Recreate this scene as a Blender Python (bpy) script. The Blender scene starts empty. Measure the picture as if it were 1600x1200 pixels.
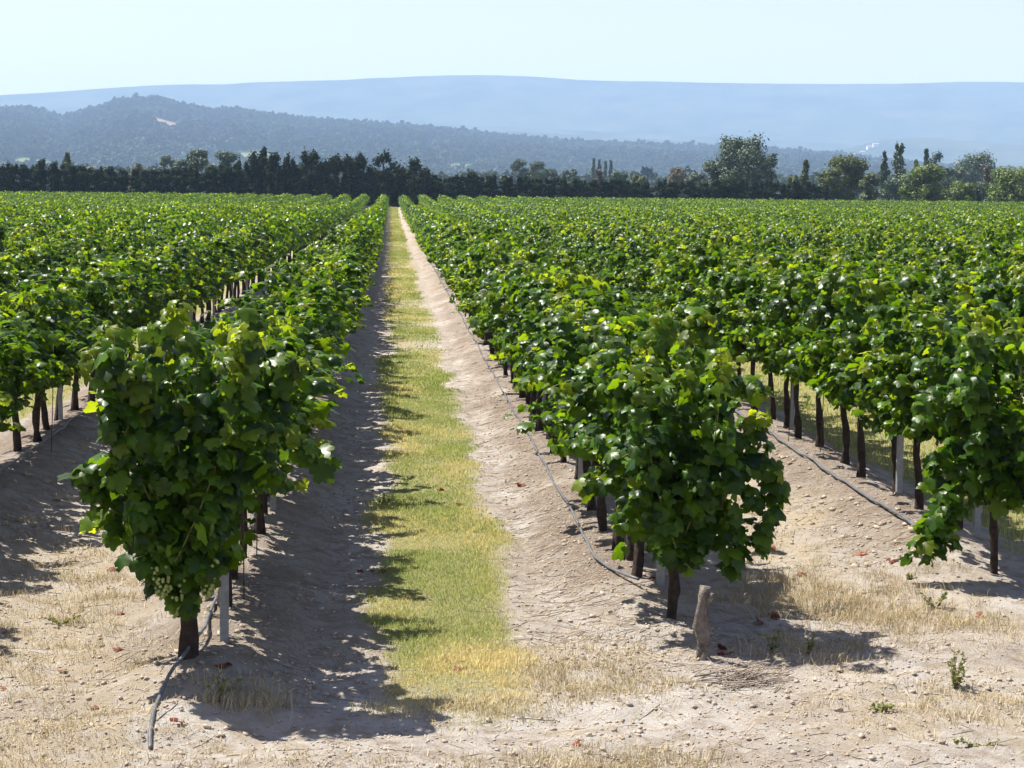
import bpy, math, random
import numpy as np
from mathutils import Vector, Matrix

scene = bpy.context.scene
COL = scene.collection
R = math.radians
rng = np.random.default_rng(7)
random.seed(7)

# ------------------------------------------------------------------ camera
CAM_H = 2.5
FPX = 3000.0                      # focal length in photo pixels (1600 wide)
ROLL = 0.0105
p0x = -189 - 299 * ROLL
p0y = 299 - 189 * ROLL
PITCH = math.atan(p0y / FPX)
YAW = math.atan(-p0x / FPX * math.cos(PITCH))
cf = Vector((math.sin(YAW) * math.cos(PITCH), math.cos(YAW) * math.cos(PITCH), -math.sin(PITCH)))
cr0 = Vector((math.cos(YAW), -math.sin(YAW), 0))
cu0 = cr0.cross(cf)
cr = cr0 * math.cos(ROLL) + cu0 * math.sin(ROLL)
cu = cu0 * math.cos(ROLL) - cr0 * math.sin(ROLL)
cam_data = bpy.data.cameras.new('camera')
cam_data.sensor_width = 36.0
cam_data.lens = 36.0 * FPX / 1600.0
cam_data.clip_start = 0.1
cam_data.clip_end = 30000
cam = bpy.data.objects.new('camera', cam_data)
COL.objects.link(cam)
m = Matrix((cr, cu, -cf)).transposed().to_4x4()
m.translation = Vector((0, 0, CAM_H))
cam.matrix_world = m
scene.camera = cam

# ------------------------------------------------------------------ light
SUN_EL = R(60)
SUN_AZ = math.atan2(-0.80, 0.60)              # clockwise from +Y
sun_dir = Vector((math.sin(SUN_AZ) * math.cos(SUN_EL), math.cos(SUN_AZ) * math.cos(SUN_EL), math.sin(SUN_EL)))
world = bpy.data.worlds.new('World')
scene.world = world
world.use_nodes = True
wn = world.node_tree
sky = wn.nodes.new('ShaderNodeTexSky')
sky.sky_type = 'NISHITA'
sky.sun_disc = False
sky.sun_elevation = SUN_EL
sky.sun_rotation = SUN_AZ % (2 * math.pi)
sky.air_density = 1.0
sky.dust_density = 0.5
sky.ozone_density = 0.5
wn.nodes['Background'].inputs[1].default_value = 0.085
tone = wn.nodes.new('ShaderNodeMix')
tone.data_type = 'RGBA'
tone.blend_type = 'MULTIPLY'
tone.inputs['Factor'].default_value = 1.0
tone.inputs[7].default_value = (1.03, 0.80, 0.80, 1)
wn.links.new(sky.outputs[0], tone.inputs[6])
wn.links.new(tone.outputs[2], wn.nodes['Background'].inputs[0])
sl = bpy.data.lights.new('sun', 'SUN')
sl.energy = 5.0
sl.angle = R(0.5)
sl.color = (1.0, 0.95, 0.87)
sun = bpy.data.objects.new('sun', sl)
sun.rotation_euler = (-sun_dir).to_track_quat('-Z', 'Y').to_euler()
COL.objects.link(sun)
scene.view_settings.view_transform = 'Standard'
scene.view_settings.look = 'None'
scene.view_settings.gamma = 1.0
scene.view_settings.exposure = 1.3
scene.cycles.max_bounces = 6
scene.cycles.diffuse_bounces = 3
scene.cycles.glossy_bounces = 2
scene.cycles.transmission_bounces = 4
scene.cycles.transparent_max_bounces = 8
scene.cycles.volume_bounces = 2
scene.cycles.caustics_reflective = False
scene.cycles.caustics_refractive = False
scene.cycles.use_denoising = True
scene.cycles.sample_clamp_indirect = 6.0

# ------------------------------------------------------------------ helpers
def horizon(px):
    return 301 + (px - 611) * ROLL

def ray(px, py):
    return (cf + cr * ((px - 800) / FPX) + cu * ((600 - py) / FPX))

def on_ground(px, py, z=0.0):
    d = ray(px, py)
    t = (z - CAM_H) / d.z
    return Vector((d.x * t, d.y * t, z))

def at_depth(px, py, y):
    d = ray(px, py)
    t = y / d.y
    return Vector((d.x * t, y, CAM_H + d.z * t))

def x_of(px, y):
    return at_depth(px, horizon(px), y).x

def px_of(x, y, z=0.0):
    v = Vector((x, y, z - CAM_H))
    f = v.dot(cf)
    return 800 + FPX * v.dot(cr) / f, 600 - FPX * v.dot(cu) / f

def _hash(ix, iy, s):
    h = (ix.astype(np.int64) * 374761393 + iy.astype(np.int64) * 668265263 + s * 1274126177) & 0x7fffffff
    h = ((h ^ (h >> 13)) * 1274126177) & 0x7fffffff
    h = (h ^ (h >> 16)) & 0xffff
    return h / 65535.0

def vnoise(x, y, s=0):
    x = np.asarray(x, float); y = np.asarray(y, float)
    ix = np.floor(x); iy = np.floor(y)
    fx = x - ix; fy = y - iy
    fx = fx * fx * (3 - 2 * fx); fy = fy * fy * (3 - 2 * fy)
    a = _hash(ix, iy, s); b = _hash(ix + 1, iy, s); c = _hash(ix, iy + 1, s); d = _hash(ix + 1, iy + 1, s)
    return (a * (1 - fx) + b * fx) * (1 - fy) + (c * (1 - fx) + d * fx) * fy - 0.5

def fbm(x, y, s=0, o=4):
    t = 0; a = 1.0
    for k in range(o):
        t = t + a * vnoise(x * 2 ** k, y * 2 ** k, s + k * 17)
        a *= 0.5
    return t

def sstep(a, b, x):
    t = np.clip((np.asarray(x, float) - a) / (b - a), 0, 1)
    return t * t * (3 - 2 * t)

def make_mesh(name, V, Fs, mats, attrs=None, smooth=True, mat_idx=None):
    """V (n,3); Fs list of (m,k) index arrays; attrs {name:(n,4)}"""
    me = bpy.data.meshes.new(name)
    V = np.asarray(V, np.float32)
    me.vertices.add(len(V))
    me.vertices.foreach_set('co', V.ravel())
    Fs = [np.asarray(f, np.int32) for f in Fs if len(f)]
    if Fs:
        tot = np.concatenate([np.full(len(f), f.shape[1], np.int32) for f in Fs])
        idx = np.concatenate([f.ravel() for f in Fs])
        st = np.concatenate([[0], np.cumsum(tot)[:-1]]).astype(np.int32)
        me.loops.add(len(idx))
        me.loops.foreach_set('vertex_index', idx)
        me.polygons.add(len(tot))
        me.polygons.foreach_set('loop_start', st)
        me.polygons.foreach_set('loop_total', tot)
        me.polygons.foreach_set('use_smooth', np.full(len(tot), smooth, bool))
        if mat_idx is not None:
            me.polygons.foreach_set('material_index', np.asarray(mat_idx, np.int32))
    for k, a in (attrs or {}).items():
        at = me.attributes.new(k, 'FLOAT_COLOR', 'POINT')
        at.data.foreach_set('color', np.asarray(a, np.float32).ravel())
    for mt in (mats if isinstance(mats, (list, tuple)) else [mats]):
        me.materials.append(mt)
    me.update(calc_edges=True)
    me.validate()
    return me

def link(name, me, parent=None, loc=(0, 0, 0), label=None, cat=None, group=None, kind=None, rot=(0, 0, 0)):
    o = bpy.data.objects.new(name, me)
    COL.objects.link(o)
    o.location = loc
    o.rotation_euler = rot
    if parent is not None:
        o.parent = parent
    for k, v in (('label', label), ('category', cat), ('group', group), ('kind', kind)):
        if v:
            o[k] = v
    return o

class Acc:
    """collects pieces of one mesh"""
    def __init__(s):
        s.V = []; s.F = {}; s.A = []; s.n = 0
    def add(s, V, F, A=None):
        V = np.asarray(V, float)
        for f in (F if isinstance(F, list) else [F]):
            f = np.asarray(f)
            s.F.setdefault(f.shape[1], []).append(f + s.n)
        s.V.append(V)
        s.A.append(np.tile([0.5, 0, 0, 1], (len(V), 1)) if A is None else A)
        s.n += len(V)
    def mesh(s, name, mats, attr='tint', smooth=True):
        return make_mesh(name, np.concatenate(s.V), [np.concatenate(f) for f in s.F.values()], mats, {attr: np.concatenate(s.A)}, smooth)

def tube(pts, rad, n=6, cap=True, bump=0.0, seed=0, twist=0.0):
    pts = np.asarray(pts, float)
    rad = np.broadcast_to(np.asarray(rad, float), (len(pts),))
    T = np.gradient(pts, axis=0)
    T /= np.linalg.norm(T, axis=1)[:, None] + 1e-9
    ref = np.array([0, 0, 1.0]) if abs(T[0][2]) < 0.8 else np.array([1.0, 0, 0])
    V = []
    r_ = np.random.default_rng(seed + 11)
    for i in range(len(pts)):
        a = np.cross(T[i], ref); a /= np.linalg.norm(a) + 1e-9
        b = np.cross(T[i], a)
        th = np.arange(n) * 2 * math.pi / n + twist * i
        rr = rad[i] * (1 + bump * (r_.random(n) - 0.5) * 2)
        V.append(pts[i] + np.outer(np.cos(th) * rr, a) + np.outer(np.sin(th) * rr, b))
    V = np.concatenate(V)
    i = np.arange(len(pts) - 1)[:, None] * n; j = np.arange(n)[None]
    F = np.stack([i + j, i + (j + 1) % n, i + n + (j + 1) % n, i + n + j], -1).reshape(-1, 4)
    out = [F]
    if cap:
        V = np.concatenate([V, pts[:1], pts[-1:]])
        c0 = len(V) - 2; l = (len(pts) - 1) * n; k = np.arange(n)
        out.append(np.concatenate([np.stack([np.full(n, c0), (k + 1) % n, k], 1), np.stack([np.full(n, c0 + 1), l + k, l + (k + 1) % n], 1)]))
    return V, out

# ---- leaf templates: base at the origin, tip along +y
_h = [(0.13, -0.19), (0.35, -0.16), (0.54, 0.06), (0.43, 0.19), (0.60, 0.41), (0.47, 0.63), (0.28, 0.62), (0.18, 0.86)]
_out = [(0.0, 0.0)] + _h + [(0.0, 1.0)] + [(-x, y) for x, y in _h[::-1]]
_c = (0.0, 0.32)
def _z(x, y):
    return -0.28 * (y - 0.2) ** 2 - 0.22 * abs(x) ** 1.3 + 0.10 * math.sin(7 * x + 3) * abs(x) + 0.05 * math.sin(9 * y)
LEAF_HI = (np.array([(x, y - 0.1, _z(x, y)) for x, y in _out] + [(_c[0], _c[1] - 0.1, 0.05)]),
           np.array([(i, (i + 1) % len(_out), len(_out)) for i in range(len(_out))]))
_m = [(0, -0.1), (0.5, 0.05), (0.48, 0.55), (0, 0.95), (-0.48, 0.55), (-0.5, 0.05)]
LEAF_MED = (np.array([(x, y, -0.25 * abs(x) - 0.2 * y * y) for x, y in _m]), np.array([(0, 1, 2), (0, 2, 3), (0, 3, 4), (0, 4, 5)]))
LEAF_LO = (np.array([(0, -0.1, 0), (0.5, 0.4, -0.12), (0, 0.95, -0.1), (-0.5, 0.4, -0.12)]), np.array([(0, 1, 2), (0, 2, 3)]))

def unit(a):
    return a / (np.linalg.norm(a, axis=-1, keepdims=True) + 1e-9)

def leaves(P, N, T, size, tint, tmpl):
    tv, tf = tmpl
    N = unit(N)
    T = unit(T - N * np.sum(N * T, 1, keepdims=True))
    B = np.cross(T, N)
    s = np.asarray(size)[:, None, None]
    curl = (0.5 + 1.9 * rng.random(len(P)))[:, None, None]
    V = P[:, None] + s * (tv[None, :, 0:1] * B[:, None] + tv[None, :, 1:2] * T[:, None] + curl * tv[None, :, 2:3] * N[:, None])
    k = len(tv)
    F = (tf[None] + (np.arange(len(P)) * k)[:, None, None]).reshape(-1, 3)
    A = np.repeat(tint, k, 0)
    A[:, 0] = np.clip(A[:, 0] + rng.normal(0, 0.13, len(A)), 0, 1)
    return V.reshape(-1, 3), F, A

# ------------------------------------------------------------------ materials
def new_mat(name):
    mt = bpy.data.materials.new(name)
    mt.use_nodes = True
    nt = mt.node_tree
    for n in list(nt.nodes):
        nt.nodes.remove(n)
    o = nt.nodes.new('ShaderNodeOutputMaterial')
    return mt, nt, o

def N(nt, typ, **kw):
    n = nt.nodes.new(typ)
    for k, v in kw.items():
        if k.startswith('i_'):
            key = k[2:]
            n.inputs[int(key) if key.isdigit() else key.replace('_', ' ')].default_value = v
        else:
            setattr(n, k, v)
    return n

def mixc(nt, fac, a, b, typ='MIX'):
    n = nt.nodes.new('ShaderNodeMix')
    n.data_type = 'RGBA'
    n.blend_type = typ
    for sock, v in ((n.inputs['Factor'], fac), (n.inputs[6], a), (n.inputs[7], b)):
        if hasattr(v, 'links'):
            nt.links.new(v, sock)
        elif isinstance(v, (int, float)):
            sock.default_value = v
        else:
            sock.default_value = (*v, 1)
    return n.outputs[2]

def noise(nt, scale, detail=4, rough=0.6, vec=None):
    n = N(nt, 'ShaderNodeTexNoise')
    n.inputs['Scale'].default_value = scale
    n.inputs['Detail'].default_value = detail
    n.inputs['Roughness'].default_value = rough
    if vec is None:
        g = nt.nodes.new('ShaderNodeNewGeometry')
        vec = g.outputs['Position']
    nt.links.new(vec, n.inputs['Vector'])
    return n.outputs['Fac']

def ramp(nt, fac, a, b):
    n = N(nt, 'ShaderNodeMapRange', clamp=True)
    n.inputs['From Min'].default_value = a
    n.inputs['From Max'].default_value = b
    nt.links.new(fac, n.inputs['Value'])
    return n.outputs[0]

def foliage_mat(name, dark, mid, young, transl, tfac=0.35, rough=0.4, spec=0.5, inst=0.0, tcol=None):
    mt, nt, o = new_mat(name)
    at = N(nt, 'ShaderNodeAttribute', attribute_name='tint')
    sp = N(nt, 'ShaderNodeSeparateColor')
    nt.links.new(at.outputs['Color'], sp.inputs[0])
    c = mixc(nt, sp.outputs[0], dark, mid)
    c = mixc(nt, sp.outputs[1], c, young)
    if inst:
        oi = N(nt, 'ShaderNodeObjectInfo')
        hs = N(nt, 'ShaderNodeHueSaturation')
        nt.links.new(c, hs.inputs['Color'])
        mr = N(nt, 'ShaderNodeMapRange')
        mr.inputs['To Min'].default_value = 1 - inst
        mr.inputs['To Max'].default_value = 1 + inst
        nt.links.new(oi.outputs['Random'], mr.inputs['Value'])
        nt.links.new(mr.outputs[0], hs.inputs['Value'])
        c = hs.outputs[0]
    pb = N(nt, 'ShaderNodeBsdfPrincipled')
    nt.links.new(c, pb.inputs['Base Color'])
    pb.inputs['Roughness'].default_value = rough
    pb.inputs['Specular IOR Level'].default_value = spec
    tr = N(nt, 'ShaderNodeBsdfTranslucent')
    tc = mixc(nt, 1.0, c, transl, 'MULTIPLY') if tcol is None else mixc(nt, sp.outputs[1], mixc(nt, sp.outputs[0], tcol[0], tcol[1]), tcol[2])
    nt.links.new(tc, tr.inputs['Color'])
    mx = N(nt, 'ShaderNodeMixShader')
    mf = N(nt, 'ShaderNodeMapRange')
    mf.inputs['To Min'].default_value = tfac * 0.75
    mf.inputs['To Max'].default_value = min(0.6, tfac * 1.4)
    nt.links.new(sp.outputs[1], mf.inputs['Value'])
    nt.links.new(mf.outputs[0], mx.inputs[0])
    nt.links.new(pb.outputs[0], mx.inputs[1])
    nt.links.new(tr.outputs[0], mx.inputs[2])
    nt.links.new(mx.outputs[0], o.inputs[0])
    return mt

def rough_mat(name, c1, c2, scale=8, rough=0.9, bump=0.0, bscale=40, spec=0.3, metal=0.0, local=True):
    mt, nt, o = new_mat(name)
    vec = None
    if local:
        vec = N(nt, 'ShaderNodeTexCoord').outputs['Object']
    f = noise(nt, scale, 5, 0.65, vec)
    c = mixc(nt, ramp(nt, f, 0.3, 0.7), c1, c2)
    pb = N(nt, 'ShaderNodeBsdfPrincipled')
    nt.links.new(c, pb.inputs['Base Color'])
    pb.inputs['Roughness'].default_value = rough
    pb.inputs['Metallic'].default_value = metal
    pb.inputs['Specular IOR Level'].default_value = spec
    if bump:
        b = N(nt, 'ShaderNodeBump')
        b.inputs['Strength'].default_value = bump
        b.inputs['Distance'].default_value = 0.02
        nt.links.new(noise(nt, bscale, 4, 0.7, vec), b.inputs['Height'])
        nt.links.new(b.outputs[0], pb.inputs['Normal'])
    nt.links.new(pb.outputs[0], o.inputs[0])
    return mt

M_VINE = foliage_mat('vine_leaf', (0.004, 0.019, 0.004), (0.052, 0.122, 0.004), (0.18, 0.23, 0.015), (1, 1, 1), 0.46, 0.36, 0.20, tcol=((0.04, 0.13, 0.003), (0.30, 0.50, 0.006), (0.50, 0.56, 0.015)))
M_BARK = rough_mat('vine_bark', (0.016, 0.011, 0.009), (0.075, 0.053, 0.042), 22, 0.95, 0.9, 60)
M_STUMP = rough_mat('weathered_wood', (0.07, 0.055, 0.045), (0.30, 0.26, 0.22), 18, 0.95, 0.9, 70)
M_CANE = rough_mat('green_cane', (0.16, 0.14, 0.04), (0.10, 0.15, 0.03), 10, 0.7)
M_GRAPE = rough_mat('green_grape', (0.18, 0.24, 0.05), (0.28, 0.32, 0.10), 15, 0.35, spec=0.5)
M_POST = rough_mat('galvanised_steel', (0.20, 0.215, 0.23), (0.33, 0.35, 0.37), 30, 0.55, 0.1, 80, metal=0.3)
M_ROD = rough_mat('rusty_rod', (0.05, 0.035, 0.03), (0.10, 0.07, 0.055), 30, 0.8)
M_HOSE = rough_mat('grey_hose', (0.07, 0.073, 0.08), (0.14, 0.146, 0.155), 10, 0.45)
M_GRASS = foliage_mat('grass_blade', (0.175, 0.24, 0.06), (0.30, 0.345, 0.115), (0.50, 0.41, 0.25), (1.6, 1.6, 1.0), 0.35, 0.6, 0.25)
M_STRAW = foliage_mat('straw', (0.36, 0.285, 0.17), (0.54, 0.455, 0.30), (0.20, 0.22, 0.06), (1.1, 1.0, 0.8), 0.2, 0.7, 0.2)
M_TWIG = rough_mat('twig', (0.16, 0.12, 0.09), (0.36, 0.31, 0.26), 6, 0.95, local=False)
M_CLOD = rough_mat('clod', (0.28, 0.22, 0.16), (0.42, 0.36, 0.29), 9, 0.97, local=False)
M_WEED = foliage_mat('weed_leaf', (0.10, 0.125, 0.04), (0.19, 0.20, 0.075), (0.36, 0.32, 0.16), (1.8, 1.8, 1.0), 0.3, 0.6, 0.25)
M_RED = foliage_mat('red_leaf', (0.10, 0.026, 0.018), (0.20, 0.060, 0.034), (0.38, 0.16, 0.06), (1.4, 1.1, 1.0), 0.2, 0.7, 0.2)
M_CYP = foliage_mat('cypress_spray', (0.006, 0.016, 0.006), (0.018, 0.036, 0.011), (0.05, 0.07, 0.02), (1.2, 1.4, 0.8), 0.10, 0.8, 0.08)
M_PINE = foliage_mat('pine_needles', (0.007, 0.016, 0.006), (0.022, 0.038, 0.011), (0.075, 0.065, 0.02), (1.2, 1.3, 0.8), 0.12, 0.8, 0.08)
M_TREE = {
    'grey': foliage_mat('grey_green_leaf', (0.026, 0.050, 0.022), (0.065, 0.10, 0.045), (0.12, 0.15, 0.08), (1.4, 1.5, 1.0), 0.25, 0.55, 0.35),
    'olive': foliage_mat('olive_leaf', (0.032, 0.056, 0.010), (0.08, 0.11, 0.020), (0.16, 0.14, 0.025), (1.6, 1.6, 0.8), 0.28, 0.6, 0.3),
    'bright': foliage_mat('bright_leaf', (0.05, 0.09, 0.012), (0.11, 0.16, 0.022), (0.22, 0.21, 0.03), (1.8, 1.9, 0.8), 0.3, 0.55, 0.3),
    'dark': foliage_mat('dark_leaf', (0.018, 0.036, 0.016), (0.045, 0.075, 0.028), (0.08, 0.10, 0.04), (1.4, 1.5, 0.9), 0.22, 0.6, 0.3),
    'brown': foliage_mat('brown_leaf', (0.07, 0.055, 0.025), (0.13, 0.10, 0.04), (0.20, 0.15, 0.06), (1.3, 1.2, 0.9), 0.22, 0.6, 0.3),
}
M_WOOD = foliage_mat('woodland_leaf', (0.022, 0.038, 0.016), (0.055, 0.075, 0.028), (0.10, 0.11, 0.05), (1.3, 1.4, 0.9), 0.15, 0.7, 0.2, inst=0.35)
M_PINEWOOD = foliage_mat('pinewood_leaf', (0.010, 0.016, 0.010), (0.026, 0.034, 0.018), (0.045, 0.05, 0.03), (1.2, 1.3, 0.9), 0.1, 0.8, 0.2, inst=0.4)
M_TRUNK = rough_mat('tree_bark', (0.05, 0.04, 0.03), (0.13, 0.10, 0.08), 3, 0.95)

# ------------------------------------------------------------------ ground
ROW0, PITCH_ROW = 1.53, 2.42
def row_x(k):              # k=1 first row right of the strip, k=0 first row left
    return ROW0 + PITCH_ROW * (k - 1) if k >= 1 else -0.92 - PITCH_ROW * (-k) * 0.97
FIELD_END = 246.0
def row_start(k):
    x = row_x(k)
    if k == 0: return 9.72
    if k == 1: return 10.95
    if k == 2: return 12.35
    return 10.3 + 0.72 * x if k > 0 else 8.6 + 0.25 * (x + 3)

ROWS = list(range(-30, 42))
RX = np.array([row_x(k) for k in ROWS])

def ground_z(x, y):
    x = np.asarray(x, float); y = np.asarray(y, float)
    shp = np.broadcast(x, y).shape
    x = np.broadcast_to(x, shp); y = np.broadcast_to(y, shp)
    dmin = np.full(shp, 9.0)
    for r_ in RX:
        dmin = np.minimum(dmin, np.abs(x - r_))
    start = 9.3 + np.clip(0.72 * (x + 0.9), -1.5, 60)
    infield = sstep(start - 0.9, start + 0.6, y) * (1 - sstep(FIELD_END, FIELD_END + 2, y))
    z = 0.13 * np.exp(-(dmin / 0.42) ** 2) * infield
    z = z + 0.10 * np.exp(-((x + 3.0) / 0.55) ** 2) * infield * (x < 0) + 0.07 * np.exp(-((x - 3.75) / 0.5) ** 2) * infield
    z = z - 0.022 * (np.exp(-((x - 0.98) / 0.13) ** 2) + np.exp(-((x + 0.38) / 0.15) ** 2)) * infield
    z = z - 0.02 * (np.exp(-((y - 8.75 - 0.22 * x) / 0.13) ** 2) + np.exp(-((y - 9.35 - 0.22 * x) / 0.13) ** 2)) * (y < 12)
    z = z + 0.62 * sstep(160, 243, y) * (1 - sstep(265, 340, y))
    near = 1 - sstep(60, 120, y)
    grass = np.exp(-((x - 0.34) / 0.42) ** 4)
    z = z + near * (0.05 * fbm(x * 0.7, y * 0.7, 3, 3) + (0.036 - 0.024 * grass) * fbm(x * 4, y * 4, 9, 4)) * (1 - 0.3 * sstep(200, 260, y))
    return z

def ground_pt(px, py):
    z = 0.0
    for _ in range(4):
        p = on_ground(px, py, z)
        z = float(ground_z(p.x, p.y))
    return Vector((p.x, p.y, z))

def grid_lines(pts):
    return np.concatenate([np.linspace(a, b, n, endpoint=False) for a, b, n in pts])

xs_pos = [6.8]
st = 0.05
while xs_pos[-1] < 11000:
    st *= 1.06
    xs_pos.append(xs_pos[-1] + st)
xs_neg = [-4.6]
st = 0.05
while xs_neg[-1] > -11000:
    st *= 1.06
    xs_neg.append(xs_neg[-1] - st)
XS = np.array(xs_neg[::-1] + list(np.arange(-4.57, 6.79, 0.03)) + xs_pos)
YS = [-300, -60, -20, -6, 0, 3, 5, 6.5, 7.5]
while YS[-1] < 10000:
    y = YS[-1]
    YS.append(y * (1.0036 if y < 45 else 1.012 if y < 110 else 1.03))
YS = np.array(YS)
GX, GY = np.meshgrid(XS, YS)
GZ = ground_z(GX, GY)
V = np.stack([GX, GY, GZ], -1).reshape(-1, 3)
nx, ny = len(XS), len(YS)
ii = (np.arange(ny - 1)[:, None] * nx + np.arange(nx - 1)[None])
F = np.stack([ii, ii + 1, ii + nx + 1, ii + nx], -1).reshape(-1, 4)

def grass_mask(x, y):
    """how much of the mown grass covers this spot"""
    wob = 0.24 * fbm(x * 1.3 + 50, y * 0.8, 21, 3) + 0.10 * fbm(x * 5, y * 4, 5, 2)
    out = 0
    for c, l, r_ in ((0.34, 0.42, 0.42), (5.15, 0.75, 0.75), (-4.6, 0.7, 0.7), (9.95, 0.75, 0.75), (-9.3, 0.7, 0.7)):
        d = x - c + wob
        mk = sstep(-l - 0.08, -l + 0.10, d) * (1 - sstep(r_ - 0.10, r_ + 0.10, d))
        out = np.maximum(out, mk)
    start = np.where(x < 2, 9.0 + 0.35 * np.abs(x - 0.4), 13.2)
    out = out * sstep(start - 0.2, start + 0.5, y + 1.4 * wob)
    # worn gaps across the strip
    for yc, hw in ((31.5, 1.3), (36.5, 0.7), (43.5, 1.5), (66, 1.6), (92, 2.0), (17.2, 0.0)):
        if hw:
            out = out * (1 - 0.85 * np.exp(-((y + 3 * wob - yc) / hw) ** 2) * (np.abs(x - 0.27) < 1.5))
    return np.clip(out, 0, 1)

G = grass_mask(GX, GY)
# dry grass and straw
D = 0
for cx, cy, sx, sy in ((-2.0, 11.5, 0.75, 2.6), (2.6, 11.8, 0.65, 0.7), (0.95, 9.7, 0.35, 0.6), (3.0, 9.2, 0.8, 0.7), (1.0, 8.0, 0.4, 0.25), (-1.6, 8.5, 0.8, 0.5), (2.75, 14.0, 0.55, 2.5), (3.3, 11.2, 0.5, 0.6), (-0.75, 8.9, 0.2, 0.2)):
    D = np.maximum(D, np.exp(-((GX - cx) / sx) ** 2 - ((GY - cy) / sy) ** 2))
D = np.clip(D * 1.2 + 0.9 * fbm(GX * 2.2, GY * 1.6, 33, 4) * (D > 0.05), 0, 1)
# litter of twigs and bark beside the rows
L = np.zeros_like(GX)
for r_ in RX:
    L = np.maximum(L, np.exp(-((GX - r_ + 0.2) / 0.47) ** 2))
infield = sstep(9.5, 10.5, GY - np.clip(0.72 * (GX + 0.9), -1.5, 60) * 0.9) * (1 - sstep(FIELD_END, FIELD_END + 3, GY))
L = np.clip(L * infield * (1.0 + 1.2 * fbm(GX * 1.5, GY * 1.2, 41, 3)), 0, 1)
L = np.maximum(L, 0.62 * sstep(20, 60, GY) * infield)
B = sstep(FIELD_END + 1, FIELD_END + 12, GY)          # land beyond the vineyard
attr = np.stack([G, D, L, 1 - B], -1).reshape(-1, 4)
# pale compacted wheel tracks: along the strip, and the headland track across the front
W = np.maximum(np.exp(-((GX - 0.98 - 0.06 * fbm(GX * 0, GY * 0.5, 12, 2)) / 0.14) ** 2), 0.8 * np.exp(-((GX + 0.38) / 0.18) ** 2)) * sstep(8.5, 10, GY) * (1 - B)
W = np.maximum(W, np.exp(-((GY - 8.95 - 0.22 * GX - 0.2 * fbm(GX * 0.8, GY * 0.5, 14, 2)) / 0.42) ** 2) * (GX > -1.2) * 1.0)
W = np.clip(W * (1 - 0.9 * sstep(18, 50, GY)) * (np.where(GY > 9.9, 0.25, 0.6) + 1.2 * fbm(GX * 1.8, GY * 1.2, 52, 4)), 0, 1)
wear = np.stack([W, 0 * W, 0 * W, 0 * W + 1], -1).reshape(-1, 4)

mt, nt, o = new_mat('soil')
at = N(nt, 'ShaderNodeAttribute', attribute_name='cover')
sp = N(nt, 'ShaderNodeSeparateColor')
nt.links.new(at.outputs['Color'], sp.inputs[0])
n1 = noise(nt, 0.8, 6, 0.65)
n2 = noise(nt, 7, 6, 0.7)
n3 = noise(nt, 55, 5, 0.75)
n4 = noise(nt, 260, 3, 0.7)
c = mixc(nt, ramp(nt, n1, 0.35, 0.65), (0.395, 0.345, 0.285), (0.51, 0.475, 0.43))
c = mixc(nt, ramp(nt, n2, 0.44, 0.62), c, (0.29, 0.235, 0.18))
c = mixc(nt, ramp(nt, n3, 0.52, 0.8), c, (0.50, 0.455, 0.40))
c = mixc(nt, ramp(nt, n4, 0.56, 0.75), c, (0.22, 0.16, 0.11))
lit = N(nt, 'ShaderNodeMath', operation='MULTIPLY')
nt.links.new(sp.outputs[2], lit.inputs[0])
nt.links.new(ramp(nt, n3, 0.3, 0.6), lit.inputs[1])
c = mixc(nt, lit.outputs[0], c, (0.17, 0.125, 0.092))
dry = N(nt, 'ShaderNodeMath', operation='MULTIPLY')
nt.links.new(sp.outputs[1], dry.inputs[0])
nt.links.new(ramp(nt, n2, 0.3, 0.62), dry.inputs[1])
c = mixc(nt, dry.outputs[0], c, (0.42, 0.345, 0.235))
gr = mixc(nt, ramp(nt, n2, 0.35, 0.65), (0.20, 0.22, 0.06), (0.32, 0.28, 0.11))
gm = N(nt, 'ShaderNodeMath', operation='MULTIPLY')
nt.links.new(sp.outputs[0], gm.inputs[0])
gm.inputs[1].default_value = 0.85
c = mixc(nt, gm.outputs[0], c, gr)
far = noise(nt, 0.01, 4, 0.6)
farc = mixc(nt, ramp(nt, far, 0.4, 0.6), (0.07, 0.09, 0.03), (0.16, 0.15, 0.06))
wr = N(nt, 'ShaderNodeAttribute', attribute_name='wear')
ws = N(nt, 'ShaderNodeSeparateColor')
nt.links.new(wr.outputs['Color'], ws.inputs[0])
wm = N(nt, 'ShaderNodeMath', operation='MULTIPLY')
nt.links.new(ws.outputs[0], wm.inputs[0])
nt.links.new(ramp(nt, n2, 0.68, 0.38), wm.inputs[1])
c = mixc(nt, wm.outputs[0], c, (0.53, 0.50, 0.455))
c = mixc(nt, at.outputs['Alpha'], farc, c)
pb = N(nt, 'ShaderNodeBsdfPrincipled')
nt.links.new(c, pb.inputs['Base Color'])
pb.inputs['Roughness'].default_value = 0.97
pb.inputs['Specular IOR Level'].default_value = 0.15
bm = N(nt, 'ShaderNodeBump')
bm.inputs['Strength'].default_value = 1.0
bm.inputs['Distance'].default_value = 0.025
ad = N(nt, 'ShaderNodeMath', operation='ADD')
nt.links.new(n3, ad.inputs[0])
md = N(nt, 'ShaderNodeMath', operation='MULTIPLY')
md.inputs[1].default_value = 0.4
nt.links.new(n4, md.inputs[0])
nt.links.new(md.outputs[0], ad.inputs[1])
nt.links.new(ad.outputs[0], bm.inputs['Height'])
nt.links.new(bm.outputs[0], pb.inputs['Normal'])
nt.links.new(pb.outputs[0], o.inputs[0])
link('ground', make_mesh('ground', V, [F], mt, {'cover': attr, 'wear': wear}), kind='structure')

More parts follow.
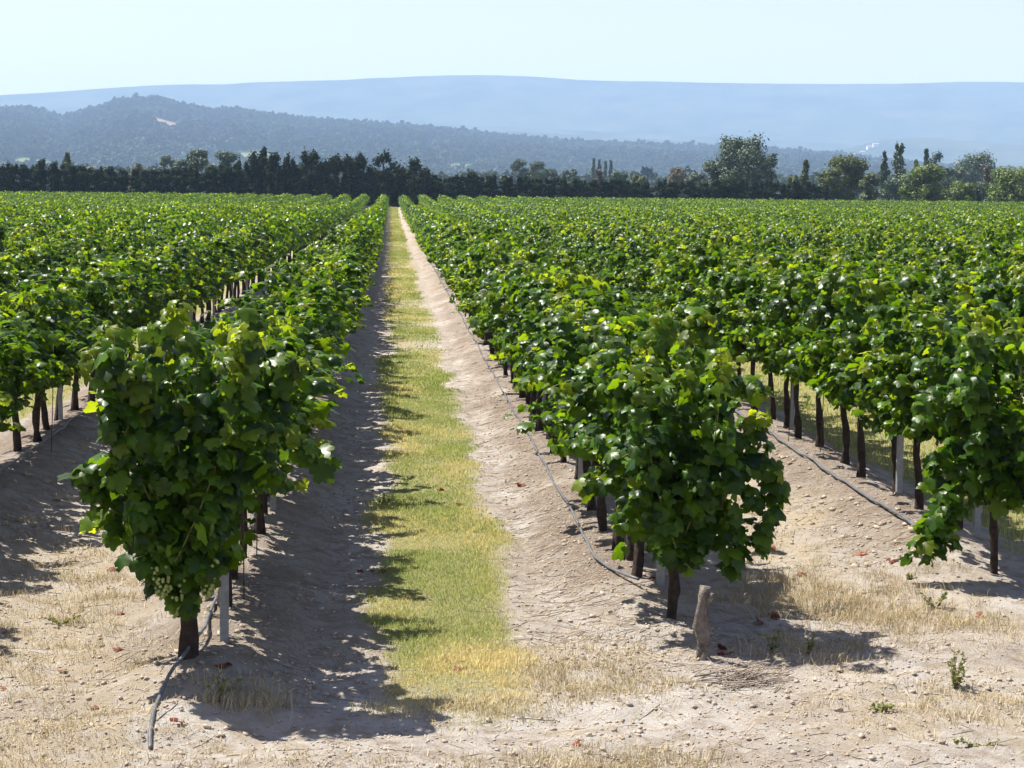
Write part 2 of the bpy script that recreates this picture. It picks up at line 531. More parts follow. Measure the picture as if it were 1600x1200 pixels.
# ------------------------------------------------------------------ instancing for uncountable stuff
def scatter(name, P, rotz, scl, variant, sources, label):
    col = bpy.data.collections.new(name + '_sources')
    for i, me in enumerate(sources):
        so = bpy.data.objects.new('%s_source_%03d' % (name, i), me)
        col.objects.link(so)
    me = bpy.data.meshes.new(name)
    n = len(P)
    me.vertices.add(n)
    me.vertices.foreach_set('co', np.asarray(P, np.float32).ravel())
    a = me.attributes.new('rot', 'FLOAT_VECTOR', 'POINT')
    rv = np.zeros((n, 3), np.float32); rv[:, 2] = rotz
    a.data.foreach_set('vector', rv.ravel())
    a = me.attributes.new('scl', 'FLOAT_VECTOR', 'POINT')
    s = np.asarray(scl, np.float32)
    if s.ndim == 1:
        s = np.repeat(s[:, None], 3, 1)
    a.data.foreach_set('vector', s.ravel())
    a = me.attributes.new('variant', 'INT', 'POINT')
    a.data.foreach_set('value', np.asarray(variant, np.int32))
    o = link(name, me, label=label, cat=name.replace('_', ' '), kind='stuff')
    ng = bpy.data.node_groups.new(name + '_scatter', 'GeometryNodeTree')
    ng.interface.new_socket('Geometry', in_out='INPUT', socket_type='NodeSocketGeometry')
    ng.interface.new_socket('Geometry', in_out='OUTPUT', socket_type='NodeSocketGeometry')
    gi = ng.nodes.new('NodeGroupInput'); go = ng.nodes.new('NodeGroupOutput')
    iop = ng.nodes.new('GeometryNodeInstanceOnPoints')
    ci = ng.nodes.new('GeometryNodeCollectionInfo')
    ci.inputs['Collection'].default_value = col
    ci.inputs['Separate Children'].default_value = True
    ci.inputs['Reset Children'].default_value = True
    def na(nm, typ):
        q = ng.nodes.new('GeometryNodeInputNamedAttribute')
        q.data_type = typ
        q.inputs['Name'].default_value = nm
        return q.outputs['Attribute']
    ng.links.new(gi.outputs[0], iop.inputs['Points'])
    ng.links.new(ci.outputs[0], iop.inputs['Instance'])
    iop.inputs['Pick Instance'].default_value = True
    ng.links.new(na('variant', 'INT'), iop.inputs['Instance Index'])
    er = ng.nodes.new('FunctionNodeEulerToRotation')
    ng.links.new(na('rot', 'FLOAT_VECTOR'), er.inputs[0])
    ng.links.new(er.outputs[0], iop.inputs['Rotation'])
    ng.links.new(na('scl', 'FLOAT_VECTOR'), iop.inputs['Scale'])
    ng.links.new(iop.outputs[0], go.inputs[0])
    md = o.modifiers.new('scatter', 'NODES')
    md.node_group = ng
    return o

# ------------------------------------------------------------------ grapevines
def vine_meshes(seed, tmpl, nleaf=1.0, leaf=0.125, extra=(), top=1.0, low=0.5, spread=1.0, front=0.0, trunk_detail=True, lean=(0, 0), name='foliage', tr=0.030, young=0.75):
    """local frame: x across the row, y along it, trunk foot at the origin"""
    global rng
    rng = np.random.default_rng(seed)
    r_ = rng
    shoots = []
    ns = 15
    for i in range(ns):
        y = (i + 0.5) / ns * 0.92 - 0.46 + r_.normal(0, 0.03)
        side = -1 if i % 2 else 1
        base = np.array([r_.normal(0, 0.05) + lean[0], y + lean[1], low + 0.10 + r_.normal(0, 0.05)])
        Ln = (1.0 + 0.35 * r_.random()) * top
        sx = side * abs(r_.normal(0.20, 0.12)) * spread
        sy = r_.normal(0, 0.10)
        t = np.linspace(0, 1, 12)[:, None]
        bow = side * 0.09 * spread * np.sin(t ** 0.9 * math.pi)
        pts = base + np.concatenate([sx * t ** 1.05 + bow, sy * t + 0 * t, Ln * (t - 0.16 * t ** 3 * r_.random())], 1)
        shoots.append((pts, 1.0))
    for i in range(7):      # shoots that flop out sideways
        side = r_.choice([-1, 1])
        z0 = low + 0.2 + 0.8 * r_.random()
        t = np.linspace(0, 1, 8)[:, None]
        ln = 0.28 + 0.22 * r_.random()
        pts = np.array([side * 0.12 + lean[0], r_.uniform(-0.42, 0.42) + lean[1], z0]) + np.concatenate(
            [side * ln * t, r_.normal(0, 0.2) * t, 0.12 * t - (0.10 + 0.22 * r_.random()) * t ** 2], 1)
        shoots.append((pts, 1.0))
    for e in extra:
        e = np.asarray(e, float)
        t = np.linspace(0, 1, 10)
        u = np.linspace(0, 1, len(e))
        shoots.append((np.stack([np.interp(t, u, e[:, k]) for k in range(3)], 1) + r_.normal(0, 0.012, (10, 3)), 1.7))
    P = []; AGE = []; OUT = []
    for pts, w in shoots:
        L = np.sum(np.linalg.norm(np.diff(pts, axis=0), axis=1))
        n = max(4, int(L / 0.046 * nleaf * w))
        s = np.sort(r_.random(n))
        u = np.linspace(0, 1, len(pts))
        p = np.stack([np.interp(s, u, pts[:, k]) for k in range(3)], 1)
        ang = r_.random(n) * 2 * math.pi
        o_ = np.stack([np.cos(ang), 0.8 * np.sin(ang), r_.normal(0.1, 0.35, n)], 1)
        o_[:, 0] += np.sign(p[:, 0] - lean[0]) * 0.55
        o_ = unit(o_)
        P.append(p + o_ * (0.04 + 0.085 * r_.random(n))[:, None] * (1 - 0.5 * s[:, None] ** 4)); OUT.append(o_)
        if w > 1.5:
            AGE.append(np.clip((s ** 2.5 * 0.8 * young + r_.normal(0, 0.10, n)) * (0.12 + 0.88 * (p[:, 2] > 1.15) * (r_.random(n) < 0.75)), 0, 1))
            continue
        AGE.append(np.clip(s ** 7 * 1.1 + r_.normal(0, 0.05, n), 0, 1) * young * (0.15 + 0.85 * (r_.random() < 0.5)))
    # leafy fruit zone near the cordon
    n = int(150 * nleaf)
    p = np.stack([r_.normal(0, 0.115, n) + lean[0], r_.uniform(-0.46, 0.46, n) + lean[1], low + np.abs(r_.normal(0.08, 0.26, n))], 1)
    o_ = unit(np.stack([np.sign(p[:, 0]) + r_.normal(0, 0.6, n), r_.normal(0, 0.7, n), r_.normal(0, 0.3, n)], 1))
    P.append(p); OUT.append(o_); AGE.append(np.clip(r_.normal(0, 0.08, n), 0, 1))
    P = np.concatenate(P); OUT = np.concatenate(OUT); AGE = np.concatenate(AGE)
    n = len(P)
    OUT[:, 1] -= front * 1.1
    NN = OUT * 0.75 + np.array([0, 0, 0.75]) + r_.normal(0, 0.50, (n, 3))
    TT = OUT * 0.55 + np.array([0, 0, -0.75]) + r_.normal(0, 0.35, (n, 3))
    size = leaf * np.clip(r_.normal(1, 0.30, n), 0.45, 1.7) * (1 - 0.42 * AGE)
    tint = np.stack([np.clip(r_.beta(1.2, 1.4, n), 0, 1), np.clip(AGE + (r_.random(n) < 0.02) * 0.35, 0, 1), np.zeros(n), np.ones(n)], 1)
    a = Acc()
    a.add(*leaves(P, NN, TT, size, tint, tmpl))
    fol = a.mesh(name, M_VINE)
    # trunk
    t = np.linspace(0, 1, 9 if trunk_detail else 3)
    hgt = low + 0.14
    zz = -0.06 + t * (hgt + 0.06)
    wx = lean[0] * t + 0.035 * np.sin(t * 5 + r_.random() * 6) * t; wy = lean[1] * t + 0.05 * np.sin(t * 4 + r_.random() * 6) * t
    rad = tr * (1.0 - 0.25 * t + 0.55 * np.exp(-t * 7) + 0.25 * np.exp(-((t - 1) * 6) ** 2)) * (1 + 0.10 * r_.normal(0, 1, len(t)))
    b = Acc()
    b.add(*tube(np.stack([wx, wy, zz], 1), rad, 9 if trunk_detail else 5, bump=0.30, seed=seed))
    if trunk_detail:
        for sgn in (-1, 1):
            tt = np.linspace(0, 1, 5)
            b.add(*tube(np.stack([wx[-1] + 0 * tt, wy[-1] + sgn * 0.40 * tt, zz[-1] - 0.03 + 0.05 * np.sin(tt * 2.5)], 1), 0.022 * (1.1 - 0.4 * tt), 6, bump=0.2, seed=seed + 3))
    trunk = b.mesh('trunk', M_BARK)
    c_ = Acc()
    if trunk_detail:
        for pts, w in shoots:
            c_.add(*tube(pts, np.linspace(0.0045, 0.002, len(pts)), 4, cap=False))
        canes = c_.mesh('cane', M_CANE)
    else:
        canes = None
    return fol, trunk, canes

def merged(meshes, name):
    """one mesh out of a foliage and a trunk mesh (for instanced far vines)"""
    Vs = []; Fs = {}; As = []; mi = {}; n = 0; mats = []
    for k, me in enumerate(meshes):
        nv = len(me.vertices)
        co = np.empty(nv * 3, np.float32); me.vertices.foreach_get('co', co)
        ac = np.empty(nv * 4, np.float32); me.attributes['tint'].data.foreach_get('color', ac)
        tot = np.empty(len(me.polygons), np.int32); me.polygons.foreach_get('loop_total', tot)
        idx = np.empty(len(me.loops), np.int32); me.loops.foreach_get('vertex_index', idx)
        st_ = np.concatenate([[0], np.cumsum(tot)[:-1]])
        for q in np.unique(tot):
            sel = st_[tot == q]
            f = idx[sel[:, None] + np.arange(q)[None]] + n
            Fs.setdefault(int(q), []).append(f); mi.setdefault(int(q), []).append(np.full(len(f), k))
        Vs.append(co.reshape(-1, 3)); As.append(ac.reshape(-1, 4)); n += nv
        mats.append(me.materials[0])
    keys = list(Fs)
    return make_mesh(name, np.concatenate(Vs), [np.concatenate(Fs[q]) for q in keys], mats, {'tint': np.concatenate(As)}, True,
                     np.concatenate([np.concatenate(mi[q]) for q in keys]))

VINE_STEP = 0.83
vines = []          # (depth, row, x, y)
for k in ROWS:
    y = row_start(k)
    while y < FIELD_END + random.uniform(-1.2, 0.6):
        x = row_x(k) + random.uniform(-0.04, 0.04) + (0.08 * math.exp(-(y - row_start(k)) / 2.0) * (1 if k > 0 else -0.4))
        px = px_of(x, y, 1.2)[0]
        m_ = 0.42 / y * FPX
        if -m_ - 300 < px < 1600 + m_ + 300:
            vines.append([y, k, x, px, -m_ + 8 < px < 1600 + m_ - 8])
        y += VINE_STEP * random.uniform(0.93, 1.07) * (1.4 if k == 0 and y < 9.8 else 1.0)
inview = sorted([v for v in vines if v[4]], key=lambda v: v[0])
chosen = inview[:300]
chosen_ids = {id(v) for v in chosen}
rest = [v for v in vines if id(v) not in chosen_ids]
DEPTH_SPLIT = chosen[-1][0]

ONES = ['zeroth', 'first', 'second', 'third', 'fourth', 'fifth', 'sixth', 'seventh', 'eighth', 'ninth', 'tenth', 'eleventh', 'twelfth', 'thirteenth', 'fourteenth', 'fifteenth', 'sixteenth', 'seventeenth', 'eighteenth', 'nineteenth']
TENS = {20: ('twentieth', 'twenty'), 30: ('thirtieth', 'thirty'), 40: ('fortieth', 'forty'), 50: ('fiftieth', 'fifty'), 60: ('sixtieth', 'sixty')}
def ordinal(n):
    if n < 20: return ONES[n]
    t = n // 10 * 10
    return TENS[t][0] if n == t else TENS[t][1] + '-' + ONES[n - t]

def row_words(k):
    side = 'right' if k >= 1 else 'left'
    i = k if k >= 1 else 1 - k
    return ('row' if i == 1 else ordinal(i) + ' row') + ' %s of the grass track' % side

NVAR = 14
VAR = [vine_meshes(100 + i, LEAF_HI, spread=0.58 + 0.12 * (i % 3), low=0.59 + 0.03 * (i % 4), top=0.73 + 0.04 * (i % 4), tr=0.030, leaf=0.072, nleaf=2.6) for i in range(NVAR)]
VAR_LEGGY = [vine_meshes(150 + i, LEAF_HI, spread=0.60 + 0.1 * (i % 2), low=0.76 + 0.03 * (i % 3), top=0.68, tr=0.030, leaf=0.072, nleaf=2.5) for i in range(5)]
def vine_thing(ms, x, y, label, rot=0.0, sc=1.0):
    z = float(ground_z(x, y)) - 0.02
    e = link('grapevine', None, loc=(x, y, z), label=label, cat='grapevine', group='grapevines trained in rows', rot=(0, 0, rot))
    e.scale = (1, 1, sc)
    for nm, me in zip(('foliage', 'trunk', 'canes'), ms):
        if me is not None:
            link(nm, me, parent=e)
    return e

count = {}
special = {}
for v in chosen:
    y, k, x, px, _ = v
    count[k] = count.get(k, 0) + 1
    i = count[k]
    near_end = k in (0, 1, 2)
    if i == 1 and k in (0, 1, 2):
        special[k] = v
        continue
    if near_end:
        lab = 'leafy grapevine, %s from the near end of the %s' % (ordinal(i), row_words(k))
    else:
        lab = 'leafy grapevine, %s one in view along the %s' % (ordinal(i), row_words(k))
    vi = random.randrange(NVAR)
    vine_thing(random.choice(VAR_LEGGY) if (k == 0 and i < 40) or random.random() < (0.45 if k in (1, -1) else 0.15) else VAR[vi], x, y, lab, rot=(math.pi if random.random() < 0.5 else 0) + random.uniform(-0.08, 0.08), sc=random.uniform(0.86, 1.03) * ((0.90 if i < 40 else 0.94) if k <= 0 else 1.0))

# the three vines that end their rows
def bunch(seed):
    r_ = np.random.default_rng(seed)
    a = Acc()
    phi = np.linspace(0, math.pi, 6)
    for i in range(70):
        t = r_.random() ** 0.8
        rad = 0.048 * (1 - 0.75 * t) + 0.006
        an = r_.random() * 2 * math.pi
        c0 = np.array([rad * math.cos(an), rad * math.sin(an), -0.19 * t])
        n = 7
        V = []
        for p in phi:
            for j in range(n):
                V.append(c0 + 0.0095 * np.array([math.sin(p) * math.cos(j * 2 * math.pi / n), math.sin(p) * math.sin(j * 2 * math.pi / n), math.cos(p)]))
        i_ = np.arange(5)[:, None] * n; j_ = np.arange(n)[None]
        a.add(V, np.stack([i_ + j_, i_ + n + j_, i_ + n + (j_ + 1) % n, i_ + (j_ + 1) % n], -1).reshape(-1, 4))
    return a.mesh('grape_bunch', M_GRAPE)

y, k, x, px, _ = special[0]
x = -1.03
ms = vine_meshes(901, LEAF_HI, nleaf=2.9, leaf=0.075, low=0.52, spread=0.98, top=0.93, front=0.7, tr=0.040, young=1.0, lean=(0.03, 0.0), extra=[
    [(0.0, -0.1, 0.62), (-0.05, -0.2, 0.52), (-0.04, -0.22, 0.40)], [(0.05, -0.05, 0.62), (0.07, -0.15, 0.5), (0.06, -0.16, 0.42)], [(-0.05, 0.1, 0.65), (-0.12, 0.05, 0.58), (-0.15, 0.0, 0.48)],
    [(0.0, -0.1, 0.75), (-0.24, -0.2, 0.85), (-0.40, -0.22, 1.02), (-0.47, -0.25, 1.0)],
    [(0.0, -0.1, 0.60), (-0.22, -0.2, 0.68), (-0.33, -0.2, 0.82), (-0.44, -0.22, 0.88)],
    [(0.1, -0.2, 0.95), (0.28, -0.36, 1.22), (0.52, -0.36, 1.20), (0.70, -0.34, 1.08)], [(0.1, -0.2, 0.9), (0.25, -0.36, 1.05), (0.45, -0.36, 1.0)],
    [(-0.1, -0.2, 1.1), (-0.30, -0.3, 1.50), (-0.40, -0.3, 1.62)], [(-0.1, 0.0, 1.2), (-0.3, 0.1, 1.55), (-0.36, 0.1, 1.70)], [(0.1, -0.2, 1.2), (0.3, -0.3, 1.55), (0.36, -0.3, 1.72)], [(0.15, 0.1, 1.1), (0.42, 0.1, 1.45), (0.55, 0.1, 1.5)],
    [(0.0, -0.3, 1.2), (-0.20, -0.35, 1.5), (-0.33, -0.3, 1.6)], [(0.0, -0.3, 1.3), (-0.08, -0.35, 1.65), (0.05, -0.35, 1.86)],
    [(0.0, -0.2, 0.6), (0.02, -0.32, 0.5), (0.03, -0.33, 0.38)], [(0.0, -0.2, 0.7), (-0.08, -0.34, 0.62), (-0.05, -0.35, 0.45)],
    [(0.1, -0.2, 0.8), (0.1, -0.34, 0.7), (0.12, -0.34, 0.5)], [(-0.1, -0.2, 1.0), (-0.14, -0.38, 0.9), (-0.13, -0.38, 0.68)],
    [(0.05, -0.2, 1.3), (0.0, -0.42, 1.2), (0.0, -0.42, 0.95)], [(0.15, -0.2, 1.3), (0.2, -0.42, 1.15), (0.2, -0.42, 0.9)],
    [(-0.15, -0.2, 1.4), (-0.25, -0.42, 1.25), (-0.25, -0.42, 0.98)]])
e = vine_thing(ms, x, y, 'tall bushy grapevine with hanging grape bunches, nearest in the row left of track')
bm_ = bunch(5)
for bx, by, bz in ((-0.08, -0.40, 0.60), (0.14, -0.38, 0.60), (-0.02, -0.36, 0.50)):
    link('grape_bunch', bm_, parent=e, loc=(bx, by, bz))
y, k, x, px, _ = special[1]
ms = vine_meshes(902, LEAF_HI, nleaf=2.9, leaf=0.075, low=0.46, spread=0.78, top=0.90, front=0.7, tr=0.031, young=1.0, extra=[
    [(0.0, -0.1, 0.8), (0.3, -0.2, 1.0), (0.5, -0.2, 0.95), (0.55, -0.2, 0.75)], [(0.0, -0.1, 0.9), (0.3, -0.2, 1.15), (0.48, -0.2, 1.25)],
    [(0.1, -0.1, 0.8), (0.3, -0.3, 0.85), (0.46, -0.3, 0.68), (0.42, -0.3, 0.5)], [(0.0, -0.1, 0.7), (0.2, -0.3, 0.7), (0.30, -0.3, 0.5), (0.27, -0.3, 0.36)],
    [(0.0, -0.1, 0.8), (-0.25, -0.25, 0.8), (-0.3, -0.28, 0.6)], [(0.0, -0.2, 0.6), (0.0, -0.36, 0.55), (0.02, -0.38, 0.40)],
    [(0.0, -0.2, 1.0), (0.05, -0.42, 0.95), (0.05, -0.42, 0.7)], [(0.15, -0.2, 1.1), (0.22, -0.42, 1.0), (0.22, -0.42, 0.72)],
    [(-0.15, -0.2, 1.2), (-0.2, -0.42, 1.1), (-0.2, -0.42, 0.85)], [(0.0, -0.2, 1.2), (-0.05, -0.38, 1.42), (0.0, -0.4, 1.5)],
    [(0.2, 0.1, 1.2), (0.36, 0.2, 1.38), (0.50, 0.25, 1.40)], [(-0.05, 0.1, 1.2), (-0.1, 0.1, 1.6), (-0.05, 0.1, 1.78)], [(0.08, 0.2, 1.2), (0.12, 0.2, 1.6), (0.18, 0.2, 1.80)]])
vine_thing(ms, x, y, 'bushy low-hanging grapevine at the near end of the row right of the grass track')
y, k, x, px, _ = special[2]
ms = vine_meshes(903, LEAF_HI, nleaf=2.7, leaf=0.074, low=0.54, spread=1.0, top=0.92, front=0.3, extra=[
    [(-0.1, -0.1, 0.85), (-0.25, -0.25, 0.75), (-0.42, -0.3, 0.50), (-0.58, -0.35, 0.30)], [(-0.1, -0.1, 0.7), (-0.3, -0.2, 0.55), (-0.40, -0.3, 0.35), (-0.5, -0.35, 0.16)],
    [(-0.1, -0.1, 0.95), (-0.35, -0.1, 0.85), (-0.45, -0.15, 0.6)], [(-0.35, -0.3, 0.5), (-0.5, -0.3, 0.34), (-0.66, -0.34, 0.18)]])
vine_thing(ms, x, y, 'grapevine with a shoot drooping to the ground, at the second row right of track')

# the rest of the vineyard: thousands of vines beyond the individually built ones
SRC = [merged(VAR[i][:2], 'vine_near') for i in range(4)]
SRC += [merged(vine_meshes(300 + i, LEAF_MED, nleaf=1.25, leaf=0.10, trunk_detail=False, low=0.56, top=0.74 + 0.05 * (i % 3), spread=0.5, young=0.45)[:2], 'vine_medium') for i in range(8)]
SRC += [merged(vine_meshes(400 + i, LEAF_LO, nleaf=0.5, leaf=0.16, trunk_detail=False, low=0.5, top=0.74 + 0.05 * (i % 3), spread=0.5, young=0.4)[:2], 'vine_small') for i in range(6)]
rng = np.random.default_rng(99)
n = len(rest)
yy = np.array([v[0] for v in rest]); xx = np.array([v[2] for v in rest])
variant = np.where(yy < DEPTH_SPLIT, rng.integers(0, 4, n), np.where(yy < 125, rng.integers(4, 12, n), rng.integers(12, 18, n)))
scatter('distant_grapevines', np.stack([xx, yy, ground_z(xx, yy)], 1), rng.integers(0, 2, n) * math.pi + rng.normal(0, 0.05, n),
        np.stack([np.ones(n), np.ones(n), rng.uniform(0.84, 1.0, n)], 1), variant, SRC, 'sea of green vine rows running back to the dark hedge')


# ------------------------------------------------------------------ grass, straw, twigs, clods
def blades(P, h, w, lean, tint, bend=0.5):
    n = len(P)
    a = rng.random(n) * 2 * math.pi
    side = np.stack([np.cos(a), np.sin(a), np.zeros(n)], 1)
    b = rng.random(n) * 2 * math.pi
    ln = np.stack([np.cos(b), np.sin(b), np.zeros(n)], 1) * (lean * rng.random(n))[:, None]
    h = h[:, None]; w = w[:, None]
    up = np.array([0, 0, 1.0])
    p0 = P - side * w / 2; p1 = P + side * w / 2
    mid = P + up * h * 0.6 + ln * h * 0.35
    p2 = mid + side * w * 0.35; p3 = mid - side * w * 0.35
    tip = P + up * h * (1 - 0.3 * bend) + ln * h
    V = np.stack([p0, p1, p2, p3, tip], 1).reshape(-1, 3)
    k = (np.arange(n) * 5)[:, None]
    return V, [k + np.array([[0, 1, 2, 3]]), k + np.array([[3, 2, 4]])], np.repeat(tint, 5, 0)

rng = np.random.default_rng(21)
a = Acc()
for y0, y1, n, hh, ww in ((8.3, 14, 75000, 0.026, 0.0036), (14, 24, 60000, 0.03, 0.005), (24, 45, 45000, 0.036, 0.008), (45, 100, 36000, 0.04, 0.014), (100, 250, 24000, 0.06, 0.03)):
    x = rng.uniform(-0.5, 1.05, n)
    y = y0 + (y1 - y0) * rng.random(n) ** 1.25
    keep = rng.random(n) < grass_mask(x, y) ** 0.8
    x, y = x[keep], y[keep]
    n = len(x)
    clump = fbm(x * 2.5, y * 2.0, 61, 3)
    h = hh * (0.6 + 0.9 * rng.random(n)) * (1 + 0.9 * clump)
    dryness = np.clip(0.38 + 1.5 * fbm(x * 1.3 + 9, y * 0.7, 71, 4) + rng.normal(0, 0.28, n) + 0.8 * np.exp(-((y - 9.3) / 0.7) ** 2), 0, 1)
    tint = np.stack([np.clip(0.5 + clump + rng.normal(0, 0.25, n), 0, 1), dryness ** 1.6, np.zeros(n), np.ones(n)], 1)
    a.add(*blades(np.stack([x, y, ground_z(x, y) - 0.004], 1), np.maximum(h, 0.01), ww * (0.6 + 0.8 * rng.random(n)), 0.9, tint))
for c, lo, hi, n, y0, y1 in ((5.15, -0.8, 0.8, 26000, 13, 40), (-4.6, -0.75, 0.75, 22000, 14, 45)):
    x = c + rng.uniform(lo, hi, n); y = y0 + (y1 - y0) * rng.random(n) ** 1.4
    keep = rng.random(n) < grass_mask(x, y)
    x, y = x[keep], y[keep]; n = len(x)
    tint = np.stack([rng.random(n), np.clip(rng.normal(0.35, 0.3, n), 0, 1), np.zeros(n), np.ones(n)], 1)
    a.add(*blades(np.stack([x, y, ground_z(x, y) - 0.004], 1), 0.05 * (0.6 + 0.8 * rng.random(n)), 0.008 * np.ones(n), 0.9, tint))
link('grass', a.mesh('grass', M_GRASS), kind='stuff', label='mown yellow-green grass strip between the vine rows', cat='grass')

# dry grass
a = Acc()
for cx, cy, sx, sy, n, hh in ((-2.0, 11.3, 0.6, 2.2, 9000, 0.05), (2.75, 11.6, 0.5, 0.55, 5000, 0.075), (3.25, 11.0, 0.4, 0.35, 2500, 0.06), (1.0, 9.75, 0.33, 0.4, 3500, 0.05), (0.35, 9.15, 0.35, 0.2, 1800, 0.045),
                              (3.0, 9.1, 0.6, 0.5, 3500, 0.045), (1.0, 8.25, 0.45, 0.16, 2200, 0.05), (-1.5, 8.5, 0.7, 0.5, 3500, 0.04), (2.8, 14.0, 0.45, 2.0, 3500, 0.04),
                              (-0.72, 9.15, 0.18, 0.14, 900, 0.08), (0.1, 8.15, 0.4, 0.1, 900, 0.03), (-2.6, 16.5, 0.3, 3.5, 1200, 0.05), (2.3, 10.3, 0.3, 0.25, 1300, 0.06)):
    ncl = max(6, n // 35)
    ctr = rng.normal(0, 1, (ncl, 2)) * (sx * 0.7, sy * 0.7)
    q = ctr[rng.integers(0, ncl, n)] + rng.normal(0, 0.055, (n, 2))
    x = cx + q[:, 0]; y = cy + q[:, 1]
    h = hh * (0.4 + 1.1 * rng.random(n))
    green = (rng.random(ncl) < 0.18)[rng.integers(0, ncl, n)] * rng.random(n)
    tint = np.stack([rng.random(n), np.clip(green, 0, 1), np.zeros(n), np.ones(n)], 1)
    a.add(*blades(np.stack([x, y, ground_z(x, y) - 0.004], 1), h, 0.0032 * (0.6 + 0.8 * rng.random(n)), 1.5, tint, 0.9))
for cx, sx, y0, y1, n in ((1.2, 0.35, 10, 24, 2600), (2.9, 0.8, 9.2, 18, 2600), (-2.0, 0.8, 8.6, 16, 2400), (0.9, 1.6, 8.1, 10.5, 1800), (-0.5, 0.3, 9.3, 18, 700)):
    y = y0 + (y1 - y0) * rng.random(n) ** 1.4
    x = cx + rng.normal(0, sx, n)
    az = rng.random(n) * 6.28; ln = rng.uniform(0.02, 0.09, n); w_ = 0.0013
    dx_, dy_ = np.cos(az) * ln, np.sin(az) * ln
    nx_, ny_ = -np.sin(az) * w_, np.cos(az) * w_
    z0 = ground_z(x, y) + 0.004; z1 = ground_z(x + dx_, y + dy_) + 0.004 + 0.012 * rng.random(n)
    vv = np.stack([np.stack([x - nx_, y - ny_, z0], 1), np.stack([x + nx_, y + ny_, z0], 1), np.stack([x + dx_ + nx_, y + dy_ + ny_, z1], 1), np.stack([x + dx_ - nx_, y + dy_ - ny_, z1], 1)], 1)
    a.add(vv.reshape(-1, 3), (np.arange(n) * 4)[:, None] + np.array([[0, 1, 2, 3]]), np.repeat(np.stack([rng.random(n), 0 * x, 0 * x, 1 + 0 * x], 1), 4, 0))
link('dry_grass', a.mesh('dry_grass', M_STRAW), kind='stuff', label='bleached dry grass tufts on the bare soil', cat='dry grass')

# twigs and prunings on the soil
a = Acc()
def stick(p, ln, az, r0, tilt=0.0):
    k = 4
    t = np.linspace(-0.5, 0.5, k)
    d = np.array([math.cos(az), math.sin(az), 0])
    s_ = np.array([-d[1], d[0], 0])
    pts = p + np.outer(t * ln, d) + np.outer(rng.normal(0, 0.022, k) * ln, s_)
    pts[:, 2] = ground_z(pts[:, 0], pts[:, 1]) + r0 * 0.8 + (t + 0.5) * tilt
    return tube(pts, r0 * np.linspace(1.1, 0.7, k), 4, cap=False)
zones = [(1.15, 0.28, 10.5, 34, 1500), (-0.5, 0.3, 9.8, 26, 450), (3.62, 0.30, 13, 30, 800), (-3.0, 0.35, 14, 30, 500), (2.6, 0.7, 10.5, 18, 500), (-1.9, 0.8, 9, 14, 350), (1.0, 1.6, 8.2, 10.2, 200), (1.75, 0.35, 9.9, 11, 160)]
for cx, sx, y0, y1, n in zones:
    for _ in range(n):
        y = y0 + (y1 - y0) * rng.random() ** 1.7
        x = cx + rng.normal(0, sx)
        a.add(*stick(np.array([x, y, 0]), rng.uniform(0.03, 0.20) * (0.6 if rng.random() < 0.6 else 1.1), rng.random() * 6.28, rng.uniform(0.001, 0.0030)))
link('twigs', a.mesh('twigs', M_TWIG), kind='stuff', label='broken twigs and prunings littering the soil', cat='twigs')

# clods and pebbles
def clod_mesh(seed):
    r_ = np.random.default_rng(seed)
    th = np.linspace(0, math.pi, 5); n = 7
    V = [(math.sin(p) * math.cos(j * 2 * math.pi / n), math.sin(p) * math.sin(j * 2 * math.pi / n), 0.65 * math.cos(p)) for p in th for j in range(n)]
    V = np.array(V) * (1 + 0.28 * r_.normal(0, 1, (len(V), 1)))
    i_ = np.arange(4)[:, None] * n; j_ = np.arange(n)[None]
    return V, np.stack([i_ + j_, i_ + n + j_, i_ + n + (j_ + 1) % n, i_ + (j_ + 1) % n], -1).reshape(-1, 4)
CL = [clod_mesh(i) for i in range(8)]
a = Acc()
def put_clods(cx, sx, y0, y1, n, r0=0.004, r1=0.02):
    for _ in range(n):
        y = y0 + (y1 - y0) * rng.random() ** 1.5
        x = cx + rng.normal(0, sx)
        if grass_mask(x, y) > 0.3:
            continue
        s_ = r0 + (r1 - r0) * rng.random() ** 3
        v, f = CL[rng.integers(0, 8)]
        an = rng.random() * 6.28
        c_, s2 = math.cos(an), math.sin(an)
        v = v @ np.array([[c_, s2, 0], [-s2, c_, 0], [0, 0, 1]]) * s_
        a.add(v + np.array([x, y, float(ground_z(x, y)) + s_ * 0.2]), f)
put_clods(1.2, 0.4, 10, 26, 900); put_clods(-0.6, 0.35, 9.3, 22, 900); put_clods(2.9, 0.7, 9.5, 20, 700); put_clods(-2.0, 0.9, 8.6, 17, 900); put_clods(0.8, 1.5, 8.1, 10.5, 600)
